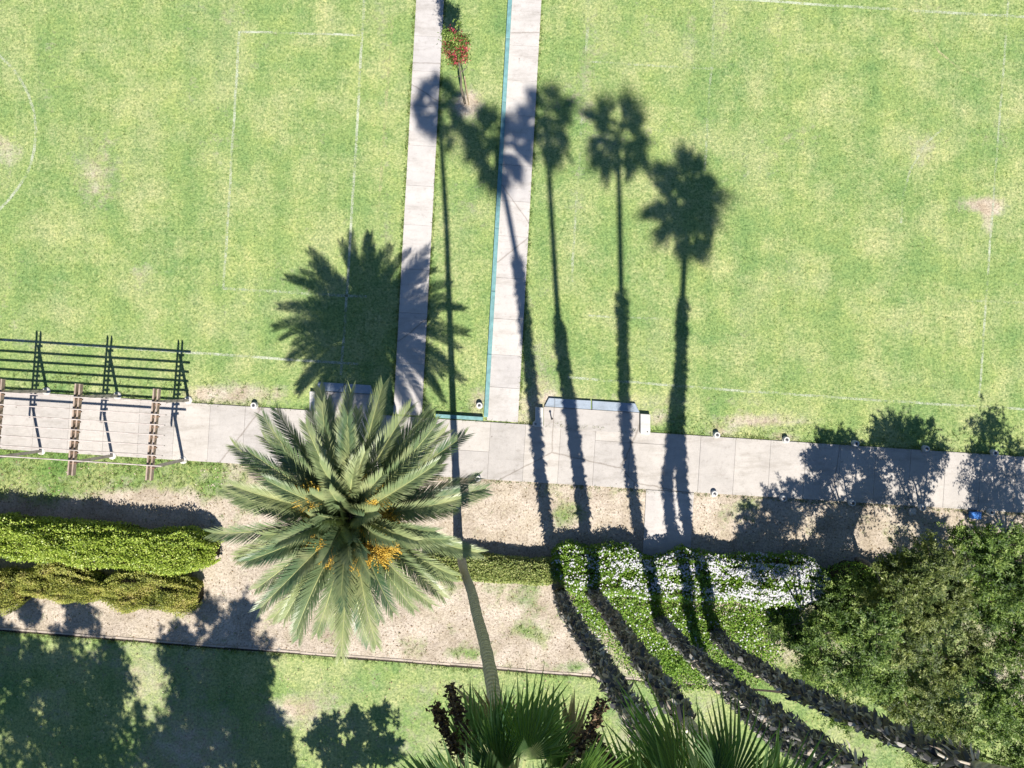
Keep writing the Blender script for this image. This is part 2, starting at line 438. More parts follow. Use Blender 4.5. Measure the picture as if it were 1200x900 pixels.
def lawn_grass(x, y):
    g = np.full_like(x, 0.86)
    for b in [(1162, 242, 17, 10, -0.85), (1135, 238, 26, 9, -0.42), (1158, 262, 5, 14, -0.5), (2, 175, 24, 16, -0.32), (160, 185, 60, 40, -0.08), (120, 215, 30, 30, -0.15), (250, 180, 30, 30, -0.15),
              (290, 462, 70, 14, -0.52), (230, 462, 30, 10, -0.40), (165, 322, 18, 14, -0.2), (610, 485, 20, 30, -0.40), (560, 470, 14, 30, -0.40), (640, 470, 16, 30, -0.45), (548, 122, 14, 13, -0.9),
              (880, 492, 75, 8, -0.42), (850, 470, 80, 6, -0.20), (960, 482, 50, 6, -0.18), (843, 507, 20, 8, -0.6), (920, 513, 20, 8, -0.6), (1003, 517, 18, 7, -0.5),
              (640, 400, 26, 60, -0.22), (700, 470, 60, 9, -0.30), (455, 200, 7, 90, -0.18), (448, 60, 9, 90, -0.18), (690, 100, 10, 130, -0.18), (675, 260, 8, 120, -0.12), (845, 30, 12, 50, -0.22), (915, 20, 12, 40, -0.20), (808, 40, 10, 60, -0.16),
              (1080, 180, 16, 24, -0.22), (530, 100, 30, 60, -0.10), (330, 835, 30, 14, -0.30), (350, 830, 40, 20, -0.25), (170, 800, 30, 30, -0.2), (520, 805, 120, 10, -0.16), (230, 880, 60, 40, -0.45), (800, 862, 60, 20, -0.16),
              (60, 405, 80, 5, -0.12), (930, 495, 60, 6, -0.2), (770, 490, 14, 8, -0.4), (620, 440, 12, 70, -0.18)]:
        g = g + blob(x, y, *b[:4], b[4])
    g = g - np.where(y > 745, 0.10, 0)
    # bright strip of long grass on the shoulder
    g = g + np.where((y > P_TOP(x) - 28) & (y < P_TOP(x)) & (x > 980), 0.15, 0)
    g = g + (fbm(x / 55.0, y / 55.0, 4) - 0.47) * 0.55
    return g

def bed_grass(x, y):
    g = np.full_like(x, 0.08)
    up = np.clip((600 - y) / 30.0, 0, 1) * np.clip((300 - x) / 60.0, 0, 1)
    g = g + up * 0.72
    for b in [(180, 585, 60, 14, -0.40), (215, 560, 22, 10, -0.22), (300, 580, 40, 40, 0.30), (665, 602, 22, 16, 0.55), (700, 578, 20, 8, 0.35), (640, 575, 12, 10, 0.25), (872, 592, 20, 9, 0.62), (845, 600, 14, 8, 0.2),
              (622, 720, 16, 36, 0.40), (590, 735, 22, 20, 0.28), (628, 745, 20, 12, 0.35), (545, 765, 18, 10, 0.5), (490, 762, 22, 14, 0.35), (465, 752, 12, 10, 0.3), (345, 735, 30, 12, 0.16), (395, 745, 24, 10, 0.2), (670, 780, 26, 7, 0.35), (520, 690, 18, 10, 0.3), (600, 780, 40, 7, 0.2),
              (770, 770, 70, 40, 0.55), (880, 800, 60, 30, 0.75), (960, 840, 90, 40, 0.6), (575, 690, 90, 12, 0.22), (90, 700, 60, 20, -0.1), (150, 725, 200, 6, 0.12), (1060, 620, 60, 14, 0.06), (1080, 780, 140, 90, 0.7), (1000, 720, 80, 30, 0.5)]:
        g = g + blob(x, y, *b[:4], b[4])
    return g + (fbm(x / 16.0, y / 16.0, 4) - 0.45) * 0.75

def sheet(name, xs, ys, z, mat, gf, mask=None):
    X, Y = np.meshgrid(xs, ys)
    px = X * PXM + 600; py = 450 - Y * PXM
    zz = np.full_like(X, z)
    nx, ny = len(xs), len(ys)
    idx = np.arange(nx * ny).reshape(ny, nx)
    F = np.stack([idx[:-1, :-1], idx[:-1, 1:], idx[1:, 1:], idx[1:, :-1]], -1).reshape(-1, 4)
    me = quads_mesh(name, np.stack([X, Y, zz], -1).reshape(-1, 3), F)
    a = me.attributes.new('grass', 'FLOAT', 'POINT')
    a.data.foreach_set('value', gf(px, py).astype(np.float32).ravel())
    return tag(link(name, me, mat), kind='structure')

xs = np.concatenate([[-400, -150, -60, -30], np.arange(-25, 25.01, 0.2), [30, 60, 150, 400]])
ys = np.concatenate([[-400, -150, -60, -28], np.arange(-20, 20.01, 0.2), [28, 60, 150, 400]])
sheet('lawn', xs, ys, 0.0, M['lawn'], lawn_grass)

def strip_sheet(name, x0, x1, top, bot, z, mat, gf, nx=260, ny=56):
    u = np.linspace(0, 1, nx); v = np.linspace(0, 1, ny)
    PX = np.repeat((x0 + (x1 - x0) * u)[None, :], ny, 0)
    T = top(PX); B = bot(PX)
    PY = T + (B - T) * v[:, None]
    V = np.stack([(PX - 600) / PXM, (450 - PY) / PXM, np.full_like(PX, z)], -1).reshape(-1, 3)
    idx = np.arange(nx * ny).reshape(ny, nx)
    F = np.stack([idx[1:, :-1], idx[1:, 1:], idx[:-1, 1:], idx[:-1, :-1]], -1).reshape(-1, 4)
    me = quads_mesh(name, V, F)
    a = me.attributes.new('grass', 'FLOAT', 'POINT')
    a.data.foreach_set('value', gf(PX, PY).astype(np.float32).ravel())
    return tag(link(name, me, mat), kind='structure')
strip_sheet('planting_bed', -420, 1620, lambda x: P_BOT(x) - 4, lambda x: EDGE(x), 0.006, M['bed'], bed_grass, 620, 70)

# ------------------------------------------------------------------ paving
def paving(name, quads, mat, z=0.045, base_quad=None):
    """joint bed plus one object per slab"""
    b = MB()
    q = [G(*p) for p in base_quad]
    b.slab([(p.x, p.y) for p in q], -0.05, 0.020, 0.004)
    root = tag(b.build(name, M['joint']), kind='structure')
    for qi, qd in enumerate(quads):
        c = [G(*p) for p in qd]
        cx = sum((p for p in c), Vector()) / 4
        m = MB()
        g = 0.0055 if qi % 3 == 0 else 0.003
        pts = []
        for p in c:
            d = cx - p; d = Vector((math.copysign(g, d.x), math.copysign(g, d.y), 0))
            pts.append((p.x + d.x - cx.x, p.y + d.y - cx.y))
        m.slab(pts, 0.0, z + random.uniform(-0.003, 0.003), 0.005)
        m.build('slab', mat, root, (cx.x, cx.y, 0))
    return root

def ccw(tl, tr, br, bl):
    return [bl, br, tr, tl]

# main path
SL = 0.0635
joints = [571 + 41.0 * k for k in range(-17, 19)]
quads = []
for a, b in zip(joints[:-1], joints[1:]):
    # joints lean a little because the path runs downhill to the right
    lean = 4.2
    split = (488 < a < 560) or (690 < a < 770)
    tl = (a + lean, P_TOP(a)); tr = (b + lean, P_TOP(b)); br = (b, P_BOT(b)); bl = (a, P_BOT(a))
    if split:
        f = 0.52 if a < 560 else 0.20
        ml = (tl[0] + (bl[0] - tl[0]) * f, tl[1] + (bl[1] - tl[1]) * f); mr = (tr[0] + (br[0] - tr[0]) * f, tr[1] + (br[1] - tr[1]) * f)
        quads.append(ccw(tl, tr, mr, ml)); quads.append(ccw(ml, mr, br, bl))
    else:
        quads.append(ccw(tl, tr, br, bl))
x0, x1 = joints[0], joints[-1]
paving('path', quads, M['concrete'], 0.045, ccw((x0 + 4, P_TOP(x0)), (x1 + 4, P_TOP(x1)), (x1, P_BOT(x1)), (x0, P_BOT(x0))))

def walk(name, l0, r0, l1, r1, cuts, y0, y1, mat):
    """l0,r0 far corners, l1,r1 near corners"""
    qs = []
    def at(y):
        f = (y - y0) / (y1 - y0)
        a = (l0[0] + (l1[0] - l0[0]) * f, l0[1] + (l1[1] - l0[1]) * f); b = (r0[0] + (r1[0] - r0[0]) * f, r0[1] + (r1[1] - r0[1]) * f)
        return a, b
    for a, b in zip(cuts[:-1], cuts[1:]):
        A, B = at(a), at(b)
        qs.append(ccw(A[0], A[1], B[1], B[0]))
    A, B = at(cuts[0]), at(cuts[-1])
    return paving(name, qs, mat, 0.05, ccw(A[0], A[1], B[1], B[0]))
walk('walkway', (493.4, -100), (525.6, -98), (461.0, 485), (494.5, 487.2), [-100, -40, 1, 42, 83, 124, 170, 217, 263, 315, 366, 425, 485], -100, 485, M['walk'])
walk('walkway', (606.2, -100), (640.0, -98), (570.4, 492.5), (607, 495.0), [-100, -27, 13, 53, 94, 135, 193, 235, 276, 325, 373, 415, 453, 492.5], -100, 492.5, M['walk'])
walk('path_spur', (757, 573.6), (813, 577.2), (752, 662), (808, 666), [574, 662], 574, 662, M['walk'])
# bench pads on the field side of the path
def pad(cx, cy, fw=1.0):
    s = 0.064
    def pt(dx, dy): return (cx + dx * fw, cy + dy + dx * fw * s)
    root = paving('seating_pad', [ccw(pt(-56, -13), pt(56, -13), pt(56, 12), pt(-56, 12))], M['concrete'], 0.055, ccw(pt(-56, -13), pt(56, -13), pt(56, 12), pt(-56, 12)))
    return pt
def bench(cx, cy, label, fw=1.0):
    pt = pad(cx, cy, fw)
    root = empty('seat_wall', G(*pt(0, -13)), label, 'bench', 'low seat walls by the path')
    o = root.location
    def part(name, quad, z0, z1, mat):
        m = MB(); m.slab([((G(*p) - o).x, (G(*p) - o).y) for p in quad], z0, z1, 0.012); return m.build(name, mat, root)
    part('seat_slab', ccw(pt(-50, -23.5), pt(-0.8, -23.5), pt(-0.8, -13.4), pt(-55, -13.4)), 0.0, 0.12, M['blue_conc'])
    part('seat_slab', ccw(pt(0.8, -23.5), pt(51, -23.5), pt(56, -13.4), pt(0.8, -13.4)), 0.0, 0.12, M['blue_conc'])
    part('end_block', ccw(pt(-66, -12), pt(-56.6, -12), pt(-56.6, 11), pt(-66, 11)), 0.0, 0.22, M['white_conc'])
    part('end_block', ccw(pt(56.6, -12), pt(68, -12), pt(68, 11), pt(56.6, 11)), 0.0, 0.22, M['white_conc'])
bench(693, 493, 'low bench of two blue grey slabs on concrete pad right of the walkways')
bench(404, 473, 'low blue grey slab bench in the shade of the date palm', 0.60)

# painted kerb beside the walkway
def kerb(pa, pb, w, h, label):
    a, b = G(*pa), G(*pb); d = (b - a).normalized(); n = Vector((-d.y, d.x, 0)) * w / 2
    root = empty('painted_kerb', a, label, 'kerb', 'teal painted kerbs')
    L = (b - a).length; k = max(1, int(L / 2.4))
    for i in range(k):
        p = a + d * (L * i / k + 0.006); q = a + d * (L * (i + 1) / k - 0.006)
        m = MB(); m.slab([((p - n - a).x, (p - n - a).y), ((q - n - a).x, (q - n - a).y), ((q + n - a).x, (q + n - a).y), ((p + n - a).x, (p + n - a).y)], 0.0, h + random.uniform(-.004, .004), 0.015)
        m.build('kerb_stone', M['teal'], root)
kerb((569.6, 488.5), (603.6, -100), 0.17, 0.16, 'long teal painted kerb running along the left side of a walkway')
kerb((511, 487.0), (566.2, 490.5), 0.15, 0.20, 'short teal painted kerb along the path edge by the palm')

# edging of the bed
root = empty('bed_edging', G(0, EDGE(0)), 'low concrete edging between the bare bed and the lower lawn', 'edging')
for i in range(-3, 30):
    xa = i * 44.0; xb = xa + 43.6
    if xb > 900: break
    jit = random.uniform(-0.5, 0.5)
    q = [G(xa, EDGE(xa) + 0.8 + jit), G(xb, EDGE(xb) + 0.8 + jit), G(xb, EDGE(xb) - 1.4 + jit), G(xa, EDGE(xa) - 1.4 + jit)]
    m = MB(); m.slab([((p - root.location).x, (p - root.location).y) for p in q], 0.0, 0.028 + random.uniform(-.006, .006), 0.012)
    m.build('edging_stone', M['edging'], root)
m = MB()
for i in range(-12, 84):
    xa = i * 11.0; xb = xa + 11.0
    wa = 1.5 + 1.5 * vnoise(np.array([xa / 23.0]), np.array([3.3]))[0]; wb = 1.5 + 1.5 * vnoise(np.array([xb / 23.0]), np.array([3.3]))[0]
    q = [G(xa, EDGE(xa) + 0.8 + wa, 0.006), G(xb, EDGE(xb) + 0.8 + wb, 0.006), G(xb, EDGE(xb) + 0.6, 0.006), G(xa, EDGE(xa) + 0.6, 0.006)]
    m.add(q, [(0, 1, 2, 3)])
tag(m.build('edge_trench', M['trench']), kind='structure')

# ------------------------------------------------------------------ field markings
def marking(pts, mat, w=3.0, z=0.005):
    pts = [Vector(p) for p in pts]
    dense = []
    for a, b in zip(pts[:-1], pts[1:]):
        n = max(1, int((b - a).length / 25))
        for i in range(n): dense.append(a + (b - a) * i / n)
    dense.append(pts[-1])
    m = MB(); vs = []
    for i, p in enumerate(dense):
        d = (dense[min(i + 1, len(dense) - 1)] - dense[max(i - 1, 0)]).normalized()
        n = Vector((-d.y, d.x)) * (w / 2)
        j = Vector((random.uniform(-.5, .5), random.uniform(-.5, .5)))
        vs.append(G(*(p + n + j), z)); vs.append(G(*(p - n + j), z))
    m.add(vs, [(2 * i, 2 * i + 1, 2 * i + 3, 2 * i + 2) for i in range(len(dense) - 1)])
    tag(m.build('field_line', M[mat]), kind='structure')
circ = [(-73 + 115 * math.cos(a), 155 + 115 * math.sin(a)) for a in np.linspace(-1.4, 1.4, 40)]
marking(circ, 'line_strong', 3.2)
marking([(281, 37), (422, 41)], 'line_strong', 2.6)
marking([(280.5, 37), (262, 338)], 'line_mid', 3.0)
marking([(262, 338), (350, 343), (430, 348)], 'line_mid', 3.0)
marking([(433, -100), (427, 0), (420, 120), (411, 270), (400, 440)], 'line_strong', 3.0)
marking([(468, -100), (462, 0), (452, 130), (443, 260)], 'line_yellow', 3.5)
marking([(-200, 385), (0, 398), (110, 405), (345, 422), (420, 427)], 'line_strong', 3.0, 0.0065)
marking([(694, -60), (690, 5), (670, 330)], 'line_faint', 3.0)
marking([(838, -50), (836, 40), (826, 200)], 'line_faint', 3.0)
marking([(700, -12), (940, 4), (1200, 20), (1350, 30)], 'line_mid', 3.0)
marking([(1184, -40), (1180, 25), (1162, 260), (1147, 470)], 'line_mid', 2.6, 0.0065)
marking([(690, 72), (836, 81)], 'line_faint', 2.5, 0.0065)
marking([(665, 442), (830, 455), (1040, 470), (1250, 482)], 'line_mid', 2.8)
marking([(1105, 150), (1085, 168), (1066, 200), (1058, 230), (1056, 262)], 'line_faint', 2.5)
marking([(1072, 0), (1082, 30), (1100, 60), (1125, 82), (1155, 94), (1220, 94)], 'line_yellow', 2.5, 0.008)
marking([(1125, 352), (1250, 357)], 'line_faint', 3.0, 0.008)
marking([(690, 370), (785, 374)], 'line_faint', 2.5, 0.0065)

# ------------------------------------------------------------------ pergola
def pergola():
    k = 0.095; h = k * HC
    base = G(215, 539)
    root = empty('pergola', base, 'weathered timber pergola with paired beams and thin pale rails spanning the path', 'pergola')
    o = base
    def L(px, py, z): return G(px, py, z) - o
    for f in range(5):
        sx, sy = -83.0 * f, -5.3 * f
        lo = (215 + sx, 539 + sy); up = (221 + sx, 469 + sy)
        d = (Vector(up) - Vector(lo)).normalized()
        n = Vector((-d.y, d.x))
        for p in (lo, up):
            m = MB(); m.lathe([(0.17, 0.0), (0.17, 0.04), (0.14, 0.07)], 16, L(*p, 0.0)); m.build('footing', M['white_conc'], root)
            m = MB(); m.box(L(*p, (h - 0.2) / 2 + 0.05), (0.115, 0.115, h - 0.3), 0.08); m.build('post', M['post'], root)
        e0 = Vector(lo) - d * 13.5; e1 = Vector(up) + d * 14
        rot = math.atan2(-(e1 - e0).y, (e1 - e0).x)
        for s in (-1, 1):
            c = (e0 + e1) / 2 + n * s * 2.3
            m = MB(); m.box(L(c.x, c.y, h - 0.10), ((e1 - e0).length / PXM, 0.055, 0.19), rot)
            m.build('beam', M['beam'], root)
        for i in range(7):
            t = (87 - [20, 32.8, 43.6, 54.4, 65.4, 76, 87][i]) / 67.0
            c = Vector((217.5 + sx, 537.6 + sy)) + Vector((6.0, -67.5)) * t
            m = MB(); m.box(L(c.x - 0.2, c.y + 2.0, h - 0.06), (0.235, 0.05, 0.08), 0.085); m.build('spacer_block', M['block'], root)
    for i in range(7):
        yy = 450 + [20, 32.8, 43.6, 54.4, 65.4, 76, 87][i]
        x1 = 235.0 - i * 0.9 + random.uniform(-.8, .8)
        a = Vector((x1, yy)); b = Vector((x1 - 420, yy - 420 * SL))
        c = (a + b) / 2
        m = MB(); m.box(L(c.x, c.y, h + 0.052), ((a - b).length / PXM, 0.034, 0.11), -math.atan2((a - b).y, (a - b).x))
        m.build('rail', M['rail'], root)
pergola()

# ------------------------------------------------------------------ path lights
lights = [(299, 475, 'round white path light on dry grass left of the palm'), (562, 475, 'white path light in the corner of the two teal kerbs'), (628, 496.5, 'path light in a palm shadow left of the slab bench'),
          (757.5, 505.5, 'path light at the right end block of the slab bench'), (560, 560.5, 'path light at the near path edge right of the date palm crown'),
          (839, 509.5, 'first path light right of the bench on the field edge'), (920, 515, 'second path light right of the bench on the field edge'), (1001, 519.5, 'third path light on the field edge beside the tree shade'),
          (1083, 525.5, 'fourth path light on the field edge in tree shade'), (1163, 530.5, 'path light on the field edge nearest the right border'),
          (836, 578, 'near edge path light just right of the concrete spur'), (916.5, 583.5, 'near edge path light at the tip of the shrub shadow'), (997, 589, 'near edge path light inside the left tree shade'),
          (1078.5, 594.5, 'near edge path light left of the blue box'), (1159, 599.5, 'near edge path light right of the blue box')]
pl = {}
def light_meshes():
    m = MB(); m.lathe([(0.165, 0.0), (0.165, 0.05), (0.15, 0.07), (0.145, 0.21), (0.138, 0.235), (0.085, 0.24), (0.08, 0.225)], 24); pl['body'] = m.mesh('body', False); pl['body'].materials.append(M['white'])
    m = MB(); m.lathe([(0.079, 0.20), (0.075, 0.232), (0.045, 0.238), (0.03, 0.236)], 20); pl['lens'] = m.mesh('lens'); pl['lens'].materials.append(M['grey_lens'])
    m = MB(); m.lathe([(0.03, 0.235), (0.03, 0.25), (0.02, 0.255)], 12); pl['cap'] = m.mesh('cap'); pl['cap'].materials.append(M['black'])
light_meshes()
for x, y, lb in lights:
    r = empty('path_light', G(x, y, 0.0), lb, 'path light', 'round lights along the path'); r.scale = (0.86, 0.86, 0.9)
    for k in ('body', 'lens', 'cap'):
        link(k, pl[k], None, r)

# small things near the path
r = empty('utility_box', G(1140, 603), 'small blue box on the dirt at the near path edge', 'box')
m = MB(); m.slab([(-.19, -.13), (.19, -.13), (.19, .13), (-.19, .13)], 0, 0.22, 0.02); m.build('body', M['blue'], r)
m = MB(); m.slab([(-.205, -.145), (.205, -.145), (.205, .145), (-.205, .145)], 0.221, 0.26, 0.015); m.build('lid', M['blue'], r)
def rock(x, y, s, label):
    bm = bmesh.new(); bmesh.ops.create_icosphere(bm, subdivisions=2, radius=s)
    for v in bm.verts:
        v.co *= 0.75 + 0.5 * random.random(); v.co.z *= 0.55
    me = bpy.data.meshes.new('rock'); bm.to_mesh(me); bm.free()
    tag(link('rock', me, M['stone'], None, G(x, y, s * 0.2)), label, 'rock')
rock(1069, 600, 0.17, 'pale rock on the dirt between two near edge path lights')
rock(327, 761, 0.07, 'small white stone lying at the bed edging')
r = empty('sprinkler_riser', G(646, 490), 'thin upright sprinkler pipe on dry grass left of slab bench', 'sprinkler')
m = MB(); m.tube([(0, 0, 0), (0, 0, 0.42)], 0.025, 8); m.build('riser', M['stalk'], r)
m = MB(); m.lathe([(0.04, 0.421), (0.05, 0.45), (0.03, 0.5)], 10); m.build('nozzle', M['black'], r)

# ------------------------------------------------------------------ date palm
def frond_mesh(name, e0, bend, L, seed, nl=86, wide=0.62):
    rng = random.Random(seed)
    m = MB()
    N = 14
    pts = [Vector((0, 0, 0))]; dirs = []
    for i in range(N):
        t = i / (N - 1)
        a = e0 - bend * t ** 1.25
        d = Vector((math.cos(a), 0, math.sin(a))); dirs.append(d)
        pts.append(pts[-1] + d * (L / N))
    def at(t):
        f = t * N; i = min(int(f), N - 1); return pts[i] + (pts[i + 1] - pts[i]) * (f - i), dirs[i]
    for i in range(nl):
        t = 0.14 + 0.86 * i / (nl - 1)
        p, d = at(min(t, 0.999))
        up = Vector((-d.z, 0, d.x))
        prof = min(1.0, 0.35 + (t - 0.14) * 3.2) * (1 - 0.42 * (max(0, t - 0.6) / 0.4) ** 1.5)
        ln = wide * prof
        for s in (-1, 1):
            fa = math.radians(58 - 28 * t + rng.uniform(-3, 3)); va = math.radians(47 - 10 * t + rng.uniform(-5, 5))
            lat = Vector((0, s, 0)) * math.cos(va) + up * math.sin(va)
            ld = (d * math.cos(fa) + lat * math.sin(fa)).normalized()
            l = ln * rng.uniform(0.9, 1.08); w = 0.023
            side = d * w
            mid = p + ld * l * 0.55; tip = p + ld * l + Vector((0, 0, -0.10 * l))
            m.add([p - side * 0.6, p + side * 0.6, mid + side, mid - side, tip], [(0, 1, 2, 3), (3, 2, 4)])
    me = m.mesh(name)
    r = MB(); r.tube([pts[i] for i in range(0, N + 1, 1)], [0.045 * (1 - 0.85 * i / N) for i in range(N + 1)], 4)
    rm = r.mesh('rachis')
    me.materials.append(M['date_leaf']); rm.materials.append(M['rachis'])
    return me, rm

def date_palm():
    k = 0.285; h = k * HC
    gx, gy = 600 - 134, 450 + 109
    base = G(gx - 2, gy + 4)
    root = empty('date_palm', base, 'large feather leaved date palm with orange fruit stalks beside the path', 'palm tree')
    top = Vector(((gx - 600) / PXM, (450 - gy) / PXM, h)) - base
    m = MB(); n = 26; pts = []; rads = []
    for i in range(n + 1):
        t = i / n
        pts.append(Vector((0, 0, 0)).lerp(top + Vector((0, 0, -0.15)), t)); rads.append(0.58 - 0.12 * t + 0.03 * (i % 2) + (0.22 * max(0, t - 0.86) / 0.14))
    m.tube(pts, rads, 14); m.build('trunk', M['date_bark'], root, smooth=False)
    # stubs of cut fronds
    st = MB(); st.box((0, 0, 0), (0.22, 0.12, 0.05)); sme = st.mesh('frond_stub'); sme.materials.append(M['date_bark'])
    classes = []
    for c in range(12):
        f = c / 11
        e0 = math.radians(84 - 104 * f ** 0.95); bend = math.radians(28 + 20 * math.sin(math.pi * min(1, f * 1.15)))
        L = 1.5 + 2.10 * min(1, f * 2.3)
        if f > 0.85: L *= 0.94; bend = math.radians(42)
        classes.append([frond_mesh('frond', e0, bend, L, 100 + c * 3 + s) for s in range(2)])
    NF = 106
    for i in range(NF):
        f = ((i + 0.5) / NF) ** 0.80
        c = min(11, int(f * 12)); me, rm = classes[c][i % 2]
        az = i * 2.399963 + random.uniform(-.16, .16)
        o = bpy.data.objects.new('frond', me); COL.objects.link(o); o.parent = root
        r0 = 0.10 + 0.34 * f
        o.location = top + Vector((math.cos(az) * r0, math.sin(az) * r0, 0.40 * (1 - f) - 0.12))
        o.rotation_euler = (random.uniform(-.28, .28), random.uniform(-.10, .10), az)
        s = random.uniform(0.90, 1.07); o.scale = (s, s, s)
        q = bpy.data.objects.new('rachis', rm); COL.objects.link(q); q.parent = o
    # orange fruit stalks
    meshes = []
    for v in range(3):
        b = MB(); ctr = []
        cur = [Vector((0, 0, 0)), Vector((0.35, 0, 0.17)), Vector((0.68, 0, 0.22)), Vector((0.90, 0, 0.14))]
        b.tube(cur, [0.04, 0.03, 0.025, 0.015], 4)
        for j in range(170):
            t0 = random.uniform(0.35, 1.0)
            p = cur[1].lerp(cur[3], t0) if t0 < 1 else cur[3]
            p = cur[1] + (cur[3] - cur[1]) * t0 + Vector((0, 0, 0.06 * math.sin(t0 * 3)))
            d = Vector((random.uniform(0.2, 1), random.uniform(-.75, .75), random.uniform(-.35, .6))).normalized()
            l = random.uniform(0.25, 0.5)
            e = p + d * l + Vector((0, 0, -0.10))
            s = d.cross(Vector((0, 0, 1))).normalized() * 0.007
            b.add([p - s, p + s, e + s, e - s], [(0, 1, 2, 3)])
            for q in range(7):
                c = p.lerp(e, 0.35 + 0.65 * q / 6) + Vector((random.uniform(-.02, .02), random.uniform(-.02, .02), random.uniform(-.015, .02)))
                r = 0.015
                b.add([c + Vector((r, 0, 0)), c + Vector((0, r, 0)), c + Vector((-r, 0, 0)), c + Vector((0, -r, 0)), c + Vector((0, 0, r))], [(0, 1, 4), (1, 2, 4), (2, 3, 4), (3, 0, 4)])
        me = b.mesh('fruit_stalk'); me.materials.append(M['orange']); meshes.append(me)
    for i, az in enumerate([-1.95, -1.65, -1.2, -0.85, -0.45, -0.1, 0.35, 0.85, 1.35, 1.9, 2.65, -2.7, -2.3, 3.05]):
        o = bpy.data.objects.new('fruit_stalk', meshes[i % 3]); COL.objects.link(o); o.parent = root
        o.location = top + Vector((math.cos(az) * 0.22, math.sin(az) * 0.22, 0.16 + random.uniform(-.06, .10))); o.rotation_euler = (random.uniform(-.3, .3), random.uniform(-.70, -.30), az)
        s = random.uniform(1.15, 1.55) if az < 0.2 else random.uniform(1.0, 1.35); o.scale = (s, s, s)
date_palm()

# ------------------------------------------------------------------ fan palms
def fan_leaf_mesh(seed, e0, pet=0.85, R=0.85, spread=112, nseg=34, droop=0.35, mat='fan_leaf'):
    rng = random.Random(seed)
    m = MB(); p = MB()
    # petiole rises at e0 and sags
    pts = [Vector((0, 0, 0))]
    a = e0
    for i in range(6):
        pts.append(pts[-1] + Vector((math.cos(a), 0, math.sin(a))) * (pet / 6)); a -= 0.05
    p.tube(pts, [0.028 - 0.002 * i for i in range(7)], 4)
    H = pts[-1]
    ex = Vector((math.cos(a - 0.15), 0, math.sin(a - 0.15))); ez = Vector((-ex.z, 0, ex.x)); ey = Vector((0, 1, 0))
    for i in range(nseg):
        u = (i + 0.5) / nseg * 2 - 1
        th = math.radians(spread) * u
        rr = R * (1 - 0.38 * abs(u) ** 1.5) * rng.uniform(0.80, 1.10)
        d = ex * math.cos(th) + ey * math.sin(th)
        t = ey * math.cos(th) - ex * math.sin(th)
        hw = math.radians(spread) / nseg
        cup = 0.18 * abs(u)
        def pt(r, s, lift):
            drop = droop * max(0, r / R - 0.55) ** 1.8 * R * 1.6
            return H + d * r + t * (s) + ez * (lift + cup * r) + Vector((0, 0, -drop))
        r1, r2 = R * 0.28, rr * 0.52
        tw = rng.uniform(-0.02, 0.02)
        fold = 0.022
        v = [pt(0.02, 0, 0), pt(r1, -r1 * hw, fold * .7), pt(r1, 0, -fold * .7), pt(r1, r1 * hw, fold * .7), pt(r2, -r2 * hw * .88, fold + tw), pt(r2, 0, -fold), pt(r2, r2 * hw * .88, fold - tw), pt(rr, tw * 2, rng.uniform(-.05, .05))]
        m.add(v, [(0, 1, 2), (0, 2, 3), (1, 4, 5, 2), (2, 5, 6, 3), (4, 7, 5), (5, 7, 6)])
    lm = m.mesh('fan_blade'); lm.materials.append(M[mat])
    pm = p.mesh('petiole'); pm.materials.append(M['stalk'] if mat == 'fan_dead' else M['rachis'])
    return lm, pm

def spline(pts, n):
    """pts: list of Vector, Catmull-Rom resampled"""
    out = []
    P = [pts[0] * 2 - pts[1]] + list(pts) + [pts[-1] * 2 - pts[-2]]
    for i in range(1, len(P) - 2):
        for j in range(n):
            t = j / n
            a, b, c, d = P[i - 1], P[i], P[i + 1], P[i + 2]
            out.append(0.5 * ((2 * b) + (c - a) * t + (2 * a - 5 * b + 4 * c - d) * t * t + (3 * b - a - 3 * c + d) * t ** 3))
    out.append(pts[-1])
    return out

FANM = {}
def fan_class(c, small):
    key = (c, small)
    if key not in FANM:
        f = c / 7
        e0 = math.radians(80 - 125 * f)
        FANM[key] = [fan_leaf_mesh(300 + c * 7 + s, e0, 0.52 if small else 0.55, 0.80 if small else (1.22, 0.98)[s], (74 if s else 50) if small else (34, 66)[s], 28 if small else (16, 26)[s], 0.10 + 0.45 * f) for s in range(2)]
    return FANM[key]

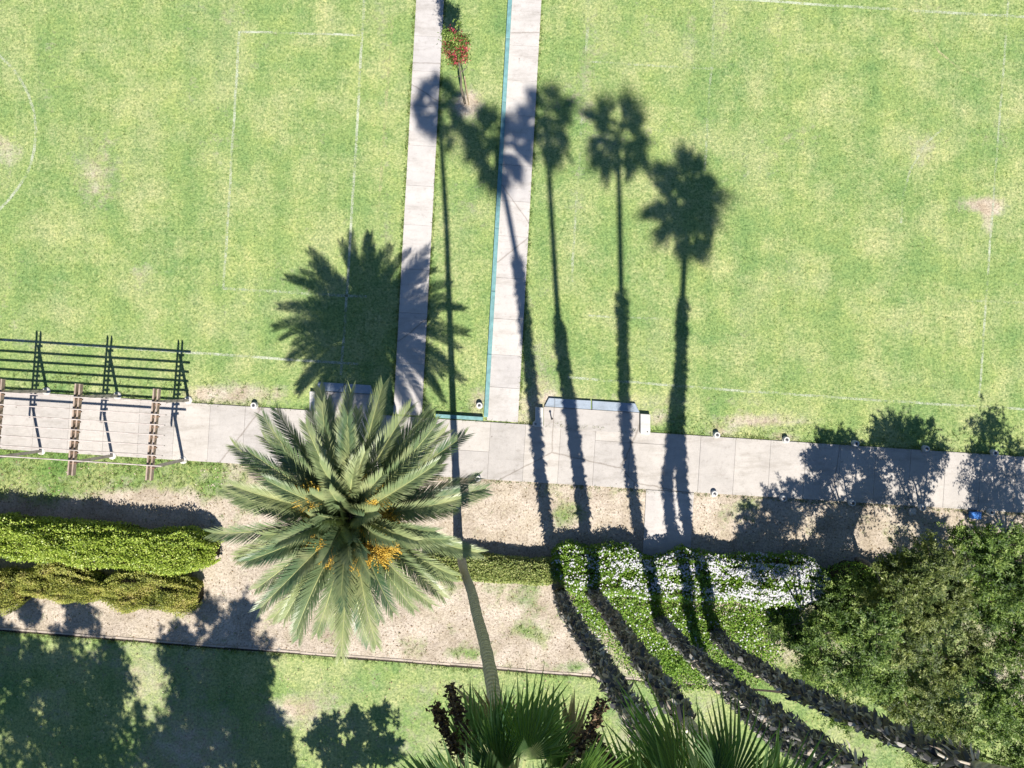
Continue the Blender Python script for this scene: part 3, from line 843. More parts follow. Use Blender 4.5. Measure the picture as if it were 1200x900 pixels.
def fan_palm(trace, skirt_k, label, seed, small=False, nleaf=32, stalks=(), rb=0.30, rt=0.15):
    rng = random.Random(seed)
    pts = [Vector((g[0] / PXM, -g[1] / PXM, k * HC)) for k, g in trace]
    base = pts[0].copy(); base.z = 0
    root = empty('fan_palm', base, label, 'palm tree', 'tall fan palms in a row')
    loc = [p - base for p in pts]
    cur = spline(loc, 14)
    top = cur[-1]
    H = top.z
    def rad(z):
        t = z / H
        return rt + (rb - rt) * math.exp(-t * 2.4) + 0.08 * math.exp(-z / 0.5)
    m = MB(); m.tube(cur, [rad(p.z) * (1 + 0.05 * rng.uniform(-1, 1)) for p in cur], 14)
    m.build('trunk', M['ringbark'], root, smooth=True)
    if skirt_k:
        # overlapping dead leaf bases up to the skirt's top
        zs = skirt_k * HC
        V = []; F = []
        mS = MB(); mE = MB()
        z = 0.35; row = 0; fsz = [0.85, 1.15, 0.95, 1.25, 0.9, 1.1][seed % 6]
        P = np.array([[p.x, p.y, p.z] for p in cur])
        while z < zs:
            c = Vector((np.interp(z, P[:, 2], P[:, 0]), np.interp(z, P[:, 2], P[:, 1]), z))
            r = rad(z) + 0.02 + 0.045 * (z / zs) + 0.018 * math.sin(z * 2.3 + seed) + 0.012 * math.sin(z * 7.1)
            nf = 9
            last = z > zs - 0.6
            for j in range(nf):
                az = row * 0.37 + j * 2 * math.pi / nf + rng.uniform(-.22, .22)
                o = Vector((math.cos(az), math.sin(az), 0)); t = Vector((-o.y, o.x, 0))
                if rng.random() < 0.12: continue
                w = rng.uniform(0.05, 0.15) * fsz; l = rng.uniform(0.12, 0.30) * fsz
                flare = rng.uniform(0.01, 0.08) + (0.09 if rng.random() < 0.08 else 0)
                if last and rng.random() < 0.22:
                    l *= rng.uniform(0.8, 1.4); w *= 0.5; flare += rng.uniform(0.0, 0.10); tgt = mE
                else:
                    tgt = mE if rng.random() < 0.035 else mS
                sl = t * rng.uniform(-.16, .16)
                a = c + o * (r - 0.02) + Vector((0, 0, rng.uniform(-.04, .04)))
                bq = a + o * flare - Vector((0, 0, l * 0.55)) + sl
                cq = a + o * (flare * rng.uniform(0.6, 1.5)) - Vector((0, 0, l)) + sl * 1.8
                tgt.add([a - t * w * .5, a + t * w * .5, bq + t * w * .55, bq - t * w * .55, cq + t * w * rng.uniform(-.3, .4), bq + o * 0.03], [(0, 1, 5), (1, 2, 5), (2, 4, 5), (4, 3, 5), (3, 0, 5)])
            z += 0.065; row += 1
        tag(mS.build('leaf_skirt', M['skirt'], root), kind='stuff')
        if mE.v: tag(mE.build('skirt_fringe', M['skirt_end'], root), kind='stuff')
    # living crown
    for i in range(nleaf):
        f = (i + 0.4) / nleaf
        c = min(7, int(f ** 0.9 * 8)); lm, pm = fan_class(c, small)[i % 2]
        az = i * 2.399963 + rng.uniform(-.25, .25) + seed
        o = bpy.data.objects.new('fan_leaf', lm); COL.objects.link(o); o.parent = root
        r0 = 0.06 + 0.06 * f
        o.location = top + Vector((math.cos(az) * r0, math.sin(az) * r0, 0.28 * (1 - f)))
        o.rotation_euler = (rng.uniform(-.45, .45), rng.uniform(-.12, .12), az)
        s = rng.uniform(0.88, 1.10) if small else (rng.uniform(0.70, 1.10) if rng.random() < 0.75 else rng.uniform(1.15, 1.38)); o.scale = (s, s, s)
        q = bpy.data.objects.new('petiole', pm); COL.objects.link(q); q.parent = o
    # a few dead leaves hanging under the crown
    for i in range(8 if not small else 3):
        di = i % 4
        if ('dead', di) not in FANM: FANM[('dead', di)] = fan_leaf_mesh(500 + di, math.radians(-42 - 9 * di), 0.85, 0.85, 62, 18, 0.9, 'fan_dead')
        lm, pm = FANM[('dead', di)]
        az = rng.uniform(0, 6.28)
        o = bpy.data.objects.new('dead_leaf', lm); COL.objects.link(o); o.parent = root
        o.location = top + Vector((math.cos(az) * 0.14, math.sin(az) * 0.14, -0.15)); o.rotation_euler = (rng.uniform(-.3, .3), 0, az)
        q = bpy.data.objects.new('petiole', pm); COL.objects.link(q); q.parent = o
    # hanging seed stalks
    for (dx, dy, dz) in stalks:
        e = Vector((dx, dy, dz)); a = Vector((dx * 0.1, dy * 0.1, 0.0)); mid = e * 0.55 + Vector((0, 0, 0.22))
        b = MB(); cv = spline([a, mid, e * 0.9 + Vector((0, 0, 0.05)), e + Vector((dx * .1, dy * .1, -0.25))], 6)
        b.tube(cv, [0.022 - 0.0006 * i for i in range(len(cv))], 5)
        so = b.build('seed_stalk', M['stalk'], root, top)
        n = 420
        t = RNG.random(n); idx = (0.45 + 0.55 * t) * (len(cv) - 1)
        C = np.array([[v.x, v.y, v.z] for v in cv]); ii = np.minimum(idx.astype(int), len(cv) - 2); ff = (idx - ii)[:, None]
        clump = 0.5 + 0.5 * np.sin(t * 22 + seed)
        Pp = C[ii] * (1 - ff) + C[ii + 1] * ff + sph(n) * (0.02 + 0.085 * clump * RNG.random(n))[:, None]
        Vv, Ff = leaf_arrays(Pp, sph(n), sph(n), RNG.uniform(0.04, 0.08, n), RNG.uniform(0.03, 0.05, n))
        tag(link('seed_cluster', quads_mesh('seed_cluster', Vv, Ff), M['brown_seed'], so), kind='stuff')
    return root

fan_palm([(0, (-63, 192)), (.106, (-53, 183)), (.212, (-44, 174)), (.37, (-30, 153)), (.46, (-22, 147)), (.535, (-15, 141)), (.63, (-8, 133)), (.748, (0, 126))], 0,
         'fan palm with smooth grey trunk behind the date palm', 1, True, 40, [(-0.78, 0.80, -0.25), (-0.62, 1.05, -0.1), (0.92, 0.86, -0.2)], 0.19, 0.10)
fan_palm([(0, (56, 246)), (.146, (54, 226)), (.26, (58, 214)), (.36, (62.5, 204)), (.47, (67, 192)), (.55, (68.5, 182)), (.64, (66.5, 169)), (.722, (63, 155))], .555,
         'leftmost shaggy dark trunked fan palm, bending over the bare bed', 2, False, 44, [(-1.15, 1.1, -0.3)], 0.16, 0.11)
fan_palm([(0, (90, 240)), (.11, (98, 236)), (.22, (102, 229)), (.345, (105, 219)), (.46, (108, 210)), (.62, (119, 196)), (.81, (133, 180))], .475,
         'second shaggy fan palm from the left, rising from the edge of the white flowers', 3, False, 38, [(0.9, -1.0, -0.6)], 0.16, 0.11)
fan_palm([(0, (172, 277)), (.116, (166, 260)), (.207, (165, 249)), (.32, (169, 236)), (.425, (179, 226)), (.53, (189, 213)), (.65, (201, 197)), (.772, (213, 180))], .535,
         'third shaggy fan palm, trunk crossing the lower lawn between two others', 4, False, 42, [(-0.6, -0.9, -1.1), (1.1, -0.6, -0.9)], 0.16, 0.11)
fan_palm([(0, (238, 292)), (.116, (228, 276)), (.208, (225, 262)), (.31, (231, 249)), (.417, (245, 233)), (.516, (259, 216)), (.66, (283, 170))], .525,
         'rightmost shaggy fan palm, trunk passing in front of the feathery trees', 5, False, 46, [(0.8, -0.9, -0.9)], 0.16, 0.11)
fan_palm([(0, (222, 326)), (.12, (214, 309)), (.27, (213, 293)), (.37, (229, 285)), (.5, (252, 275)), (.745, (290, 254))], .46,
         'fan palm mostly hidden behind the third shaggy trunk near the lower edge', 6, False, 36, [], 0.16, 0.11)

# ------------------------------------------------------------------ hedges and shrubs
def top_angles(n, side=0.22):
    v = RNG.uniform(-1, 1, n)
    a = np.arccos(np.sign(v) * np.abs(v) ** (1 / 0.55))
    b = np.where(RNG.random(n) < 0.5, RNG.uniform(0.05, 0.5, n), math.pi - RNG.uniform(0.05, 0.5, n))
    return np.where(RNG.random(n) < side, b, a)

def hedge(name, label, cat, pa, pb, w, h, mat, n, leaf=(0.07, 0.045), rough=0.16, hb=None, group=None, taper=1.0, cover=1.0):
    """trimmed hedge from pa to pb on the ground: dark twig core and a shell of leaves"""
    a, b = G(*pa), G(*pb); d = (b - a); L = d.length; d.normalize(); s = Vector((-d.y, d.x, 0))
    hb = hb or h
    root = empty(name, (a + b) / 2, label, cat, group)
    o = root.location
    seed = random.uniform(0, 50)
    def shape(u, ang, k=1.0):
        # u 0..1 along, ang 0..pi across (0 = near foot, pi = far foot); superellipse section
        hh = h + (hb - h) * u
        endf = np.clip(np.minimum(u, 1 - u) * L / (w * 0.45), 0, 1) ** 0.5
        wob = 1 + rough * (fbm(u * L * 1.3 + seed, ang * 4.3 + seed, 4) - 0.45) * 2.0
        ca = np.cos(ang); sa = np.sin(ang)
        ex = np.sign(ca) * np.abs(ca) ** 0.55 * w * 0.5 * (0.35 + 0.65 * endf) * (1 + rough * 1.5 * (fbm(u * L * 0.7 + seed + 9, np.sign(ca) * 3.0 + 5, 3) - .45) * 2) * (1 + (taper - 1) * u)
        ez = np.abs(sa) ** 0.55 * hh * (0.72 + 0.28 * endf)
        return ex * wob * k, ez * wob * k
    # core
    nu, na = 40, 11
    U, A = np.meshgrid(np.linspace(0, 1, nu), np.linspace(0.0, math.pi, na), indexing='ij')
    ex, ez = shape(U, A, 0.86)
    uu = 0.01 + U * 0.98
    X = a.x - o.x + d.x * L * uu - s.x * ex; Y = a.y - o.y + d.y * L * uu - s.y * ex
    V = np.stack([X, Y, ez], -1).reshape(-1, 3)
    idx = np.arange(nu * na).reshape(nu, na)
    F = np.stack([idx[:-1, :-1], idx[1:, :-1], idx[1:, 1:], idx[:-1, 1:]], -1).reshape(-1, 4)
    me = quads_mesh('twig_core', V, F)
    me2 = bmesh.new(); me2.from_mesh(me)
    for e in ([idx[0, k] for k in range(na)], [idx[-1, k] for k in range(na)]):
        me2.verts.ensure_lookup_table()
        try: me2.faces.new([me2.verts[int(i)] for i in e])
        except ValueError: pass
    me2.to_mesh(me); me2.free()
    link('twig_core', me, M['core'], root)
    # leaves
    u = RNG.random(n); ang = top_angles(n)
    k = 0.80 + 0.24 * RNG.random(n) ** 0.6
    ex, ez = shape(u, ang, k)
    Pp = np.stack([a.x - o.x + d.x * L * u - s.x * ex, a.y - o.y + d.y * L * u - s.y * ex, ez], -1)
    out = np.stack([-s.x * np.cos(ang), -s.y * np.cos(ang), np.sin(ang)], -1)
    end = np.where(u < 0.04, -1, np.where(u > 0.96, 1, 0))[:, None] * np.array([[d.x, d.y, 0]])
    D = unit(out + end + sph(n) * 0.95)
    Vv, Ff = leaf_arrays(Pp, D, unit(out * 0.5 + sph(n) * 0.55 + np.array([0, -0.45, .8])), RNG.uniform(leaf[0] * .7, leaf[0] * 1.3, n), RNG.uniform(leaf[1] * .7, leaf[1] * 1.3, n))
    V0, F0 = Vv, Ff
    # sprigs
    ns = int(L * 15)
    us = RNG.random(ns); an = RNG.uniform(0.35, 2.8, ns)
    ex, ez = shape(us, an, 0.97)
    P0 = np.stack([a.x - o.x + d.x * L * us - s.x * ex, a.y - o.y + d.y * L * us - s.y * ex, ez], -1)
    q = 12
    P1 = np.repeat(P0, q, 0) + np.array([0, 0, 1]) * np.tile(np.linspace(0, 0.27, q), ns)[:, None] * np.repeat(RNG.uniform(.4, 1.3, ns), q)[:, None] + sph(ns * q) * 0.02
    D1 = unit(sph(ns * q) + np.array([0, 0, .7]))
    Vv, Ff = leaf_arrays(P1, D1, sph(ns * q), RNG.uniform(leaf[0] * .7, leaf[0] * 1.2, ns * q), RNG.uniform(leaf[1] * .7, leaf[1] * 1.2, ns * q))
    link('foliage', quads_mesh('foliage', np.concatenate([V0, Vv]), np.concatenate([F0, Ff + len(V0)])), M[mat], root)
    return root, shape, (a, b, d, s, L)

hedge('hedge', 'bright green trimmed hedge on the left, casting a dark band of shade', 'hedge', (-130, 611), (262, 644), 1.62, 1.75, 'hedge', 46000, (0.085, 0.055), 0.24, 1.30)
hedge('rounded_shrub', 'ragged yellowish shrub in the middle of the row below the bright hedge', 'shrub', (34, 677), (136, 686), 1.45, 1.0, 'hedge_y', 19000, (0.06, 0.034), 0.42, 0.95)
hedge('rounded_shrub', 'yellowish shrub at the right end of the row below the bright hedge', 'shrub', (132, 686), (240, 692), 1.6, 1.12, 'hedge_y', 20000, (0.06, 0.034), 0.40, 0.9)
hedge('rounded_shrub', 'olive green rounded shrub cut by the left border', 'shrub', (-130, 684), (42, 688), 2.0, 1.15, 'hedge_y', 26000, (0.06, 0.034), 0.3)
hedge('low_hedge', 'low yellow green hedge strip between the date palm and white flowers', 'hedge', (498, 658), (655, 668), 1.02, 0.82, 'hedge_low', 19000, (0.07, 0.05), 0.16)
fh, fshape, fax = hedge('flowering_hedge', 'long hedge covered with small white flowers behind the shaggy trunks', 'hedge', (645, 659), (962, 682), 1.9, 1.02, 'cover', 36000, (0.075, 0.05), 0.26, 1.12)
hedge('dark_hedge', 'dark green hedge continuing right from the white flowers in tree shade', 'hedge', (955, 684), (1330, 706), 1.9, 1.1, 'cover', 15000, (0.075, 0.05), 0.25)
# flowers
a, b, d, s, L = fax
n = 5200
u = RNG.random(n * 3); ang = np.clip(top_angles(n * 3, 0.0), 0.75, 2.6) + RNG.uniform(-0.3, 0.25, n * 3)
dens = (0.30 + 0.5 * np.clip((u - 0.05) / 0.3, 0, 1) + 0.50 * (u > 0.55)) * np.clip((fbm(u * L * 2.3, ang * 5, 3) - 0.26) * 3.4, 0.05, 1)
dens = dens * (0.22 + 0.78 * np.clip((ang - 0.75) / 0.5, 0, 1))
kk = RNG.random(n * 3) < dens * 0.54
u = u[kk]; ang = ang[kk]; n = len(u)
ex, ez = fshape(u, ang, 1.03 + 0.05 * RNG.random(n))
P0 = np.stack([a.x - fh.location.x + d.x * L * u - s.x * ex, a.y - fh.location.y + d.y * L * u - s.y * ex, ez], -1)
q = 4
C = np.repeat(P0, q, 0)
az = np.tile(np.arange(q) * math.pi / 2, n) + np.repeat(RNG.random(n) * 6.28, q)
D = np.stack([np.cos(az), np.sin(az), 0.25 + 0 * az], -1) + np.repeat(sph(n) * 0.35, q, 0)
Vv, Ff = leaf_arrays(C, D, np.tile(np.array([[0, 0, 1.0]]), (n * q, 1)), np.repeat(RNG.uniform(0.022, 0.058, n), q), np.repeat(RNG.uniform(0.022, 0.045, n), q))
tag(link('flowers', quads_mesh('flowers', Vv, Ff), M['petal'], fh), kind='stuff')

# low green plants in front of the flowers: uncountable ground cover
def scatter_cover(name, label, polys, n, hmax, mat, leaf, flowers=0):
    P = []
    while len(P) < n:
        x = RNG.uniform(640, 1000, 4000); y = RNG.uniform(660, 860, 4000)
        w = np.zeros_like(x)
        for (cx, cy, rx, ry, amp) in polys: w = w + blob(x, y, cx, cy, rx, ry, amp)
        w = w * (0.45 + 1.2 * fbm(x / 14, y / 14, 3)) 
        ok = (RNG.random(4000) < w) & (w > 0.12)
        P.extend(zip(x[ok], y[ok], np.clip(w[ok], 0, 1)))
    P = np.array(P[:n])
    z = P[:, 2] * hmax * (0.15 + 0.85 * RNG.random(n) ** 0.7) * (0.5 + 1.0 * fbm(P[:, 0] / 9, P[:, 1] / 9, 2))
    Q = np.stack([(P[:, 0] - 600) / PXM, (450 - P[:, 1]) / PXM, z + 0.02], -1)
    Vv, Ff = leaf_arrays(Q, sph(n) + np.array([0, 0, .35]), np.array([[0, 0, 1.0]]) + sph(n) * 0.6, RNG.uniform(leaf * .6, leaf * 1.4, n), RNG.uniform(leaf * .45, leaf * .9, n))
    tag(link(name, quads_mesh(name, Vv, Ff), M[mat]), label, 'ground cover', kind='stuff')
    return Q
CQ = scatter_cover('ground_cover', 'lush green ground cover between the shaggy palm trunks', [(720, 715, 42, 26, 1.0), (760, 740, 40, 36, 0.95), (800, 740, 36, 34, 0.9), (690, 705, 22, 18, .8), (850, 735, 36, 24, .95), (880, 760, 30, 30, .8), (785, 775, 26, 26, .7), (830, 790, 26, 16, .45), (905, 715, 30, 20, .7)], 26000, 0.42, 'cover', 0.085)
nf = 450
sel = CQ[RNG.integers(0, len(CQ), nf * 2)]
sel = sel[(sel[:, 1] > (450 - 765) / PXM)][:nf]; nf = len(sel)
C = np.repeat(sel + np.array([0, 0, 0.05]), 4, 0)
az = np.tile(np.arange(4) * math.pi / 2, nf) + np.repeat(RNG.random(nf) * 6.28, 4)
D = np.stack([np.cos(az), np.sin(az), 0.25 + 0 * az], -1)
Vv, Ff = leaf_arrays(C, D, np.tile(np.array([[0, 0, 1.0]]), (nf * 4, 1)), RNG.uniform(0.03, 0.05, nf * 4), RNG.uniform(0.03, 0.045, nf * 4))
tag(link('cover_flowers', quads_mesh('cover_flowers', Vv, Ff), M['petal']), 'scattered white blossoms on the green ground cover', 'flowers', kind='stuff')

# ------------------------------------------------------------------ feathery trees on the right
def feathery_tree(base_px, top_h, crown, label, mat, seed, nplume=120, per=110, group='feathery trees at the right', leafL=0.075, name='feathery_tree', lean=(0, 0), fill=0, tight=0.15):
    """crown: list of (dx, dy, z, radius) lobes in metres relative to the base"""
    rng = np.random.default_rng(seed); rr = random.Random(seed)
    base = G(*base_px)
    root = empty(name, base, label, 'tree', group)
    tr = MB()
    fork = Vector((lean[0] * 0.3, lean[1] * 0.3, top_h * 0.28))
    tr.tube(spline([Vector((0, 0, 0)), Vector((0.05, 0.03, top_h * 0.14)), fork], 4), [0.11 - 0.005 * i for i in range(9)], 8)
    Vs = []; Fs = []; off = 0
    tot = sum(c[3] ** 2 for c in crown)
    for (cx, cy, cz, cr) in crown:
        c = Vector((cx, cy, cz))
        midp = fork.lerp(c, 0.5) + Vector((rr.uniform(-.2, .2), rr.uniform(-.2, .2), 0.15))
        limb = spline([fork, midp, c], 5)
        tr.tube(limb, [0.055 - 0.0035 * i for i in range(len(limb))], 6)
        k = max(6, int(nplume * cr * cr / tot))
        for j in range(k):
            dv = rng.normal(size=3); dv /= np.linalg.norm(dv); dv[2] = abs(dv[2]) * 0.9 - 0.25
            rad = cr * (0.35 + 0.75 * rng.random() ** 0.6)
            tip = np.array(c) + dv * rad * np.array([1, 1, 0.8])
            st = np.array(c) + dv * rad * 0.35
            if rng.random() < 0.5:
                tr.tube([c, Vector(st), Vector(tip)], [0.022, 0.014, 0.004], 4, False)
            ln = rng.uniform(0.6, 1.35) * min(1.0, 0.5 + cr * 0.4)
            pdir = dv + rng.normal(size=3) * 0.45 + np.array([0, 0, 0.25]); pdir /= np.linalg.norm(pdir)
            ns = max(3, int(per / 24 * rng.uniform(0.7, 1.3))); q = 24
            sd = unit(pdir + rng.normal(size=(ns, 3)) * 0.55)
            sl = rng.uniform(0.45, 1.0, ns) * ln * 0.75
            s0 = tip - pdir * ln * 0.35 + rng.normal(size=(ns, 3)) * tight
            t = np.tile(np.linspace(0.08, 1.0, q), ns)[:, None]
            sdr = np.repeat(sd, q, 0); slr = np.repeat(sl, q)[:, None]
            Pp = np.repeat(s0, q, 0) + sdr * t * slr + np.array([0, 0, -0.25]) * t * t * slr + rng.normal(size=(ns * q, 3)) * 0.012
            sidev = unit(np.cross(sdr, np.array([0, 0, 1.0])) + 1e-6) * np.tile(np.where(np.arange(q) % 2 == 0, 1.0, -1.0), ns)[:, None]
            D = unit(sdr * 0.6 + sidev * (1.05 - 0.5 * t) + rng.normal(size=(ns * q, 3)) * 0.30)
            Nn = unit(np.array([0, -0.25, 1.0]) + np.repeat(rng.normal(size=(ns, 3)) * 0.45, q, 0) + rng.normal(size=(ns * q, 3)) * 0.25)
            nn = ns * q
            Vv, Ff = leaf_arrays(Pp, D, Nn, rng.uniform(leafL * .7, leafL * 1.5, nn), rng.uniform(leafL * .32, leafL * .55, nn))
            Vs.append(Vv); Fs.append(Ff + off); off += len(Vv)
        if fill:
            nn = int(fill * cr)
            Pp = np.array(c) + unit(rng.normal(size=(nn, 3))) * cr * 0.9 * (rng.random((nn, 1)) ** 0.5) * np.array([1, 1, 0.45]) - np.array([0, 0, cr * 0.45])
            Vv, Ff = leaf_arrays(Pp, unit(rng.normal(size=(nn, 3))), unit(np.array([0, -0.25, 1.0]) + rng.normal(size=(nn, 3)) * 0.6), rng.uniform(leafL, leafL * 1.9, nn), rng.uniform(leafL * .5, leafL * .9, nn))
            Vs.append(Vv); Fs.append(Ff + off); off += len(Vv)
    tr.build('trunk', M['bark'], root, smooth=True)
    link('crown', quads_mesh('crown', np.concatenate(Vs), np.concatenate(Fs)), M[mat], root)
    return root

def from_view(lobes):
    """lobes given as seen in the plan view from the drone: (x, y, height, radius)"""
    out = []
    for x, y, h, r in lobes:
        k = 1 - h / HC
        out.append((600 + (x - 600) * k, 450 + (y - 450) * k, h, r))
    return out
def from_shade(lobes):
    """lobes given by where their shade falls: (x, y, height, radius)"""
    return [(x + 115.0 * h / HC, y + 600.0 * h / HC, h, r) for x, y, h, r in lobes]
def grow(lobes, label, mat, seed, npl, per, group, leafL, name='feathery_tree', fill=180):
    bx = sum(l[0] for l in lobes) / len(lobes); by = sum(l[1] for l in lobes) / len(lobes)
    cr = [((x - bx) / PXM, -(y - by) / PXM, h, r) for x, y, h, r in lobes]
    return feathery_tree((bx, by), max(l[2] for l in lobes), cr, label, mat, seed, npl * len(lobes), per, group, leafL, name, fill=fill)
RG = 'feathery trees at the right'
grow(from_view([(1075, 690, 5.2, 1.0), (1108, 722, 4.6, 1.0), (1042, 712, 4.4, .85), (1092, 650, 4.5, .75), (1060, 752, 4.2, .9), (1122, 682, 4.6, .9), (1050, 672, 4.8, .7), (1085, 665, 5.4, .8)]), 'tall pale feathery tree nearest the path, bare twigs showing on top', 'feather', 21, 9, 430, RG, 0.095)
grow(from_view([(962, 770, 5.0, .8), (1002, 782, 5.3, .9), (948, 760, 1.9, .6), (985, 826, 3.2, .75), (942, 800, 2.4, .6), (1024, 742, 5.3, .8), (988, 738, 5.0, .6), (1038, 802, 3.4, .8)]), 'broad feathery tree just above the rightmost shaggy trunk', 'feather_g', 22, 9, 430, RG, 0.095)
grow(from_view([(1160, 662, 4.6, 1.0), (1190, 690, 5.0, 1.1), (1150, 720, 4.0, .9), (1205, 645, 4.8, 1.0), (1185, 745, 4.0, 1.0), (1140, 645, 4.6, .9), (1175, 640, 5.2, .9)]), 'dense dark green feathery tree at the right border near the path', 'feather_g', 23, 10, 430, RG, 0.095)
grow(from_view([(1090, 800, 3.6, 1.0), (1130, 770, 3.8, 1.0), (1060, 822, 3.0, .9), (1110, 842, 3.0, 1.0)]), 'feathery tree in the middle of the right thicket below a dark gap', 'feather', 24, 10, 430, RG, 0.095)
grow(from_view([(1170, 802, 4.2, 1.2), (1202, 842, 4.0, 1.2), (1160, 850, 3.4, 1.1), (1205, 775, 4.2, 1.1)]), 'bright green feathery tree halfway down the right border', 'feather_g', 25, 11, 430, RG, 0.095)
grow(from_view([(1120, 888, 2.6, 1.0), (1170, 902, 3.0, 1.1), (1060, 866, 2.2, .8), (1085, 884, 2.2, .8), (1212, 905, 3.0, 1.1), (1150, 930, 2.6, 1.1)]), 'low spreading feathery tree filling the lower right corner', 'feather_g', 26, 10, 430, RG, 0.095)
grow(from_view([(935, 748, 1.0, .55), (918, 734, 0.9, .42), (958, 730, 1.4, .5), (976, 722, 1.6, .6), (985, 700, 1.8, .65), (1018, 688, 2.4, .7), (1000, 718, 2.2, .6)]), 'low dark shrub at the right end of the white flowers', 'feather_g', 27, 16, 260, RG, 0.08, 'feathery_shrub')
grow(from_view([(1290, 640, 4.8, 1.2), (1310, 690, 4.8, 1.3), (1258, 668, 4.5, 1.0), (1330, 725, 4.6, 1.3), (1255, 722, 4.2, 1.2)]), 'feathery tree standing just outside the right border', 'feather_g', 28, 16, 240, RG, 0.09)
# trees standing beyond the lower edge, which shade the lower lawn
BG = 'trees beyond the lower edge'
grow(from_shade([(20, 800, 12, 2.3), (85, 785, 11, 1.9), (60, 870, 12, 2.4), (125, 865, 11.5, 1.9), (128, 790, 10.5, 1.2), (-10, 755, 11, 1.6), (95, 715, 12, .6), (35, 712, 12, .55)]), 'tall tree below the frame at the far left corner', 'shade_leaf', 31, 24, 150, BG, 0.17, 'shade_tree', 700)
grow(from_shade([(232, 795, 11, 1.6), (275, 800, 11.5, 1.6), (232, 862, 12, 2.0), (298, 860, 11, 1.5), (292, 775, 10.5, 1.1), (268, 742, 12, 1.0), (288, 715, 12, .6), (240, 712, 12, .5), (195, 885, 12, 1.5), (205, 760, 11, .9), (325, 880, 11, .9)]), 'tall tree below the frame shading the lower left lawn', 'shade_leaf', 32, 22, 150, BG, 0.17, 'shade_tree', 700)
grow(from_shade([(432, 872, 6.6, .8), (402, 885, 6.4, .8), (445, 838, 6.8, .45), (372, 866, 6.6, .45), (388, 850, 6.9, .35), (458, 878, 6.6, .5), (420, 845, 6.8, .55)]), 'small tree below the frame casting a crisp leafy shadow', 'shade_leaf', 33, 10, 60, BG, 0.19, 'shade_tree', 130)

# ------------------------------------------------------------------ young red-flowering tree
def red_tree():
    base = G(545, 121)
    root = empty('flowering_tree', base, 'slender young tree with red blossom and a stake between the walkways', 'tree')
    m = MB(); cv = spline([Vector((0, 0, 0)), Vector((-.05, .03, 1.4)), Vector((0.02, 0, 2.8)), Vector((0, 0.05, 4.6))], 6)
    m.tube(cv, [0.055 - 0.0018 * i for i in range(len(cv))], 8); 
    for i in range(14):
        z = random.uniform(2.6, 4.6); az = random.uniform(0, 6.28); l = random.uniform(0.35, 0.6)
        p = Vector((0, 0.02, z)); m.tube([p, p + Vector((math.cos(az) * l * .6, math.sin(az) * l * .6, l * .7)), p + Vector((math.cos(az) * l * .8, math.sin(az) * l * .8, l * 1.5))], [0.016, 0.011, 0.004], 5, False)
    m.build('trunk', M['bark'], root, smooth=True)
    m = MB(); m.tube([(0.16, -0.05, 0), (0.16, -0.05, 2.7)], 0.028, 8); m.build('stake', M['stalk'], root)
    def cloud(n, zc, zr, r, mat, name, ls, cl):
        cc = sph(cl) * np.array([r, r, zr]) * (0.4 + 0.6 * RNG.random((cl, 1))) + np.array([0, 0, zc])
        Pp = cc[RNG.integers(0, cl, n)] + RNG.normal(size=(n, 3)) * 0.085
        Vv, Ff = leaf_arrays(Pp, sph(n) + np.array([0, 0, .3]), sph(n), RNG.uniform(ls * .6, ls * 1.4, n), RNG.uniform(ls * .35, ls * .7, n))
        link(name, quads_mesh(name, Vv, Ff), M[mat], root)
    cloud(2300, 5.0, 1.35, 0.45, 'feather_g', 'crown', 0.085, 46)
    cloud(2700, 4.9, 1.1, 0.40, 'red', 'blossom', 0.075, 34)
red_tree()

# ------------------------------------------------------------------ grass tufts, weeds and litter
def tufts(name, label, pts, hgt, nb, mat='blade'):
    n = len(pts); k = n * nb
    P = np.repeat(pts, nb, 0) + RNG.normal(size=(k, 3)) * np.array([0.025, 0.025, 0])
    D = unit(np.stack([RNG.normal(size=k) * 0.7, RNG.normal(size=k) * 0.7, np.full(k, 0.8)], -1))
    Lg = RNG.uniform(0.6, 1.3, k) * np.repeat(hgt, nb)
    Vv, Ff = leaf_arrays(P, D, sph(k), Lg, np.clip(Lg * 0.16, 0.010, 0.022))
    tag(link(name, quads_mesh(name, Vv, Ff), M[mat]), label, 'grass', kind='stuff')

def to_w(x, y, z=0.0):
    return np.stack([(x - 600) / PXM, (450 - y) / PXM, np.full_like(x, z)], -1)
def on_paving(x, y):
    main = (y > P_TOP(x) - 2) & (y < P_BOT(x) + 1.5)
    f = (y + 100) / 585.0
    wl = (x > 493.4 - 32.4 * f - 1.5) & (x < 525.6 - 31.1 * f + 1.5) & (y < 490)
    wr = (x > 606.2 - 35.8 * f - 7) & (x < 640 - 33 * f + 1.5) & (y < 496)
    pads = ((np.abs(x - 693) < 72) & (np.abs(y - 488) < 30)) | ((np.abs(x - 404) < 72) & (np.abs(y - 468) < 30))
    sp = (x > 751) & (x < 815) & (y > 560) & (y < 670)
    return main | wl | wr | pads | sp
N0 = 60000
x = RNG.uniform(-40, 1240, N0); y = RNG.uniform(-40, 940, N0)
upper = y < P_TOP(x); lower = y > EDGE(x) + 4
ok = (upper | lower) & ~on_paving(x, y)
g = lawn_grass(x, y)
ok &= RNG.random(N0) < np.clip(g, 0, 1)
x, y = x[ok], y[ok]
hg = np.where((y > P_TOP(x) - 26) & (y < P_TOP(x)), 0.11, 0.055) * (0.6 + 0.8 * RNG.random(len(x)))
tufts('lawn_grass', 'short mown lawn grass blades', to_w(x, y), hg, 4)
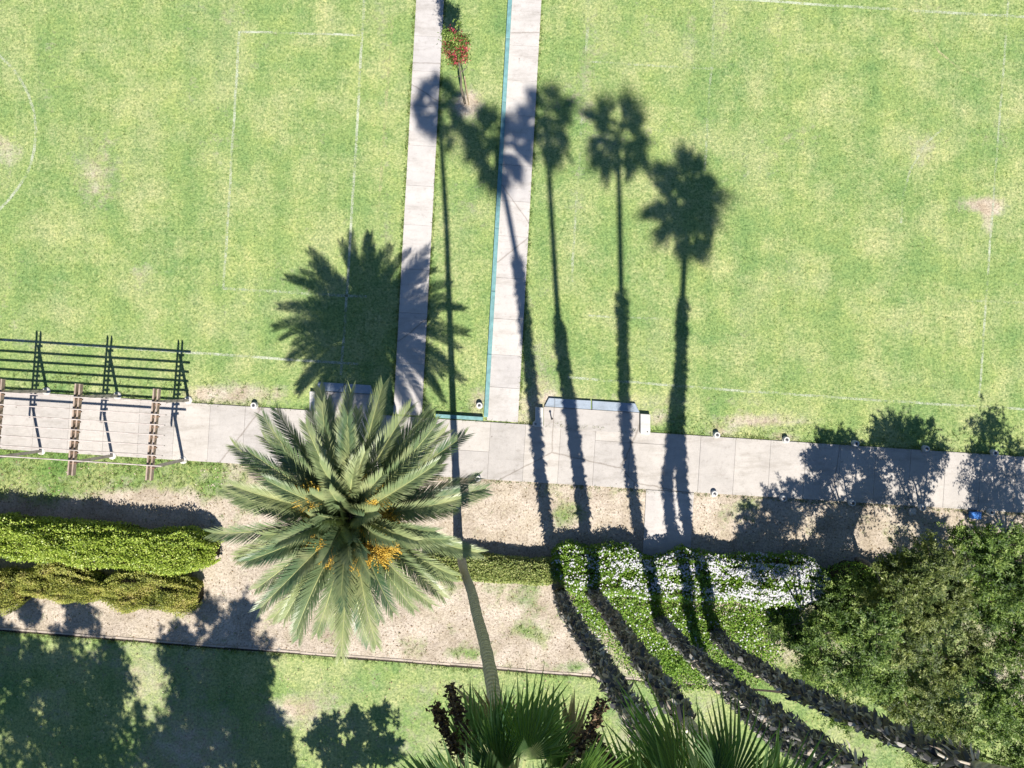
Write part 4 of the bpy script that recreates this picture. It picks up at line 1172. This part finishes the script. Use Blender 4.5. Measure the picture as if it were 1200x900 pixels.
# weeds in the bed and along paving edges
N1 = 40000
x = RNG.uniform(-20, 1230, N1); y = RNG.uniform(520, 850, N1)
ok = (y > P_BOT(x) + 2) & (y < EDGE(x) - 2) & ~on_paving(x, y)
gg = bed_grass(x, y)
ok &= RNG.random(N1) < np.clip((gg - 0.22) * 1.3, 0.01, 0.9)
x, y = x[ok], y[ok]
tufts('bed_weeds', 'patches of weeds and grass growing in the bare bed', to_w(x, y, 0.006), 0.06 + 0.08 * RNG.random(len(x)), 5)
xe = np.concatenate([RNG.uniform(-20, 1230, 900), RNG.uniform(-20, 1230, 700), RNG.uniform(0, 840, 700)])
ye = np.concatenate([P_TOP(xe[:900]) - 1.5 + RNG.normal(size=900) * 1.0, P_BOT(xe[900:1600]) + 2.0 + RNG.normal(size=700) * 1.0, EDGE(xe[1600:]) + 4 + RNG.normal(size=700) * 1.2])
yw = RNG.uniform(-40, 480, 1300); ff = (yw + 100) / 585.0; side = RNG.integers(0, 3, 1300)
xw = np.where(side == 0, 493.4 - 32.4 * ff - 1.3, np.where(side == 1, 525.6 - 31.1 * ff + 1.3, 640 - 33 * ff + 1.5)) + RNG.normal(size=1300) * 0.6
tufts('edge_grass', 'tufts of grass overhanging the paving edges', to_w(np.concatenate([xe, xw]), np.concatenate([ye, yw])), 0.07 + 0.06 * RNG.random(len(xe) + 1300), 5)
# fallen dry leaves
N2 = 9000
x = RNG.uniform(-20, 1230, N2); y = RNG.uniform(540, 920, N2)
keep = (~on_paving(x, y)) & (RNG.random(N2) < np.where(y < EDGE(x), 0.9, 0.16))
x, y = x[keep], y[keep]; n = len(x)
P = to_w(x, y, 0.022)
Vv, Ff = leaf_arrays(P, np.stack([RNG.normal(size=n), RNG.normal(size=n), 0.15 * RNG.normal(size=n)], -1), np.array([[0, 0, 1.0]]) + 0.35 * sph(n), RNG.uniform(0.04, 0.11, n), RNG.uniform(0.025, 0.06, n))
tag(link('leaf_litter', quads_mesh('leaf_litter', Vv, Ff), M['litter']), 'dry leaves scattered over the bare bed', 'leaves', kind='stuff')
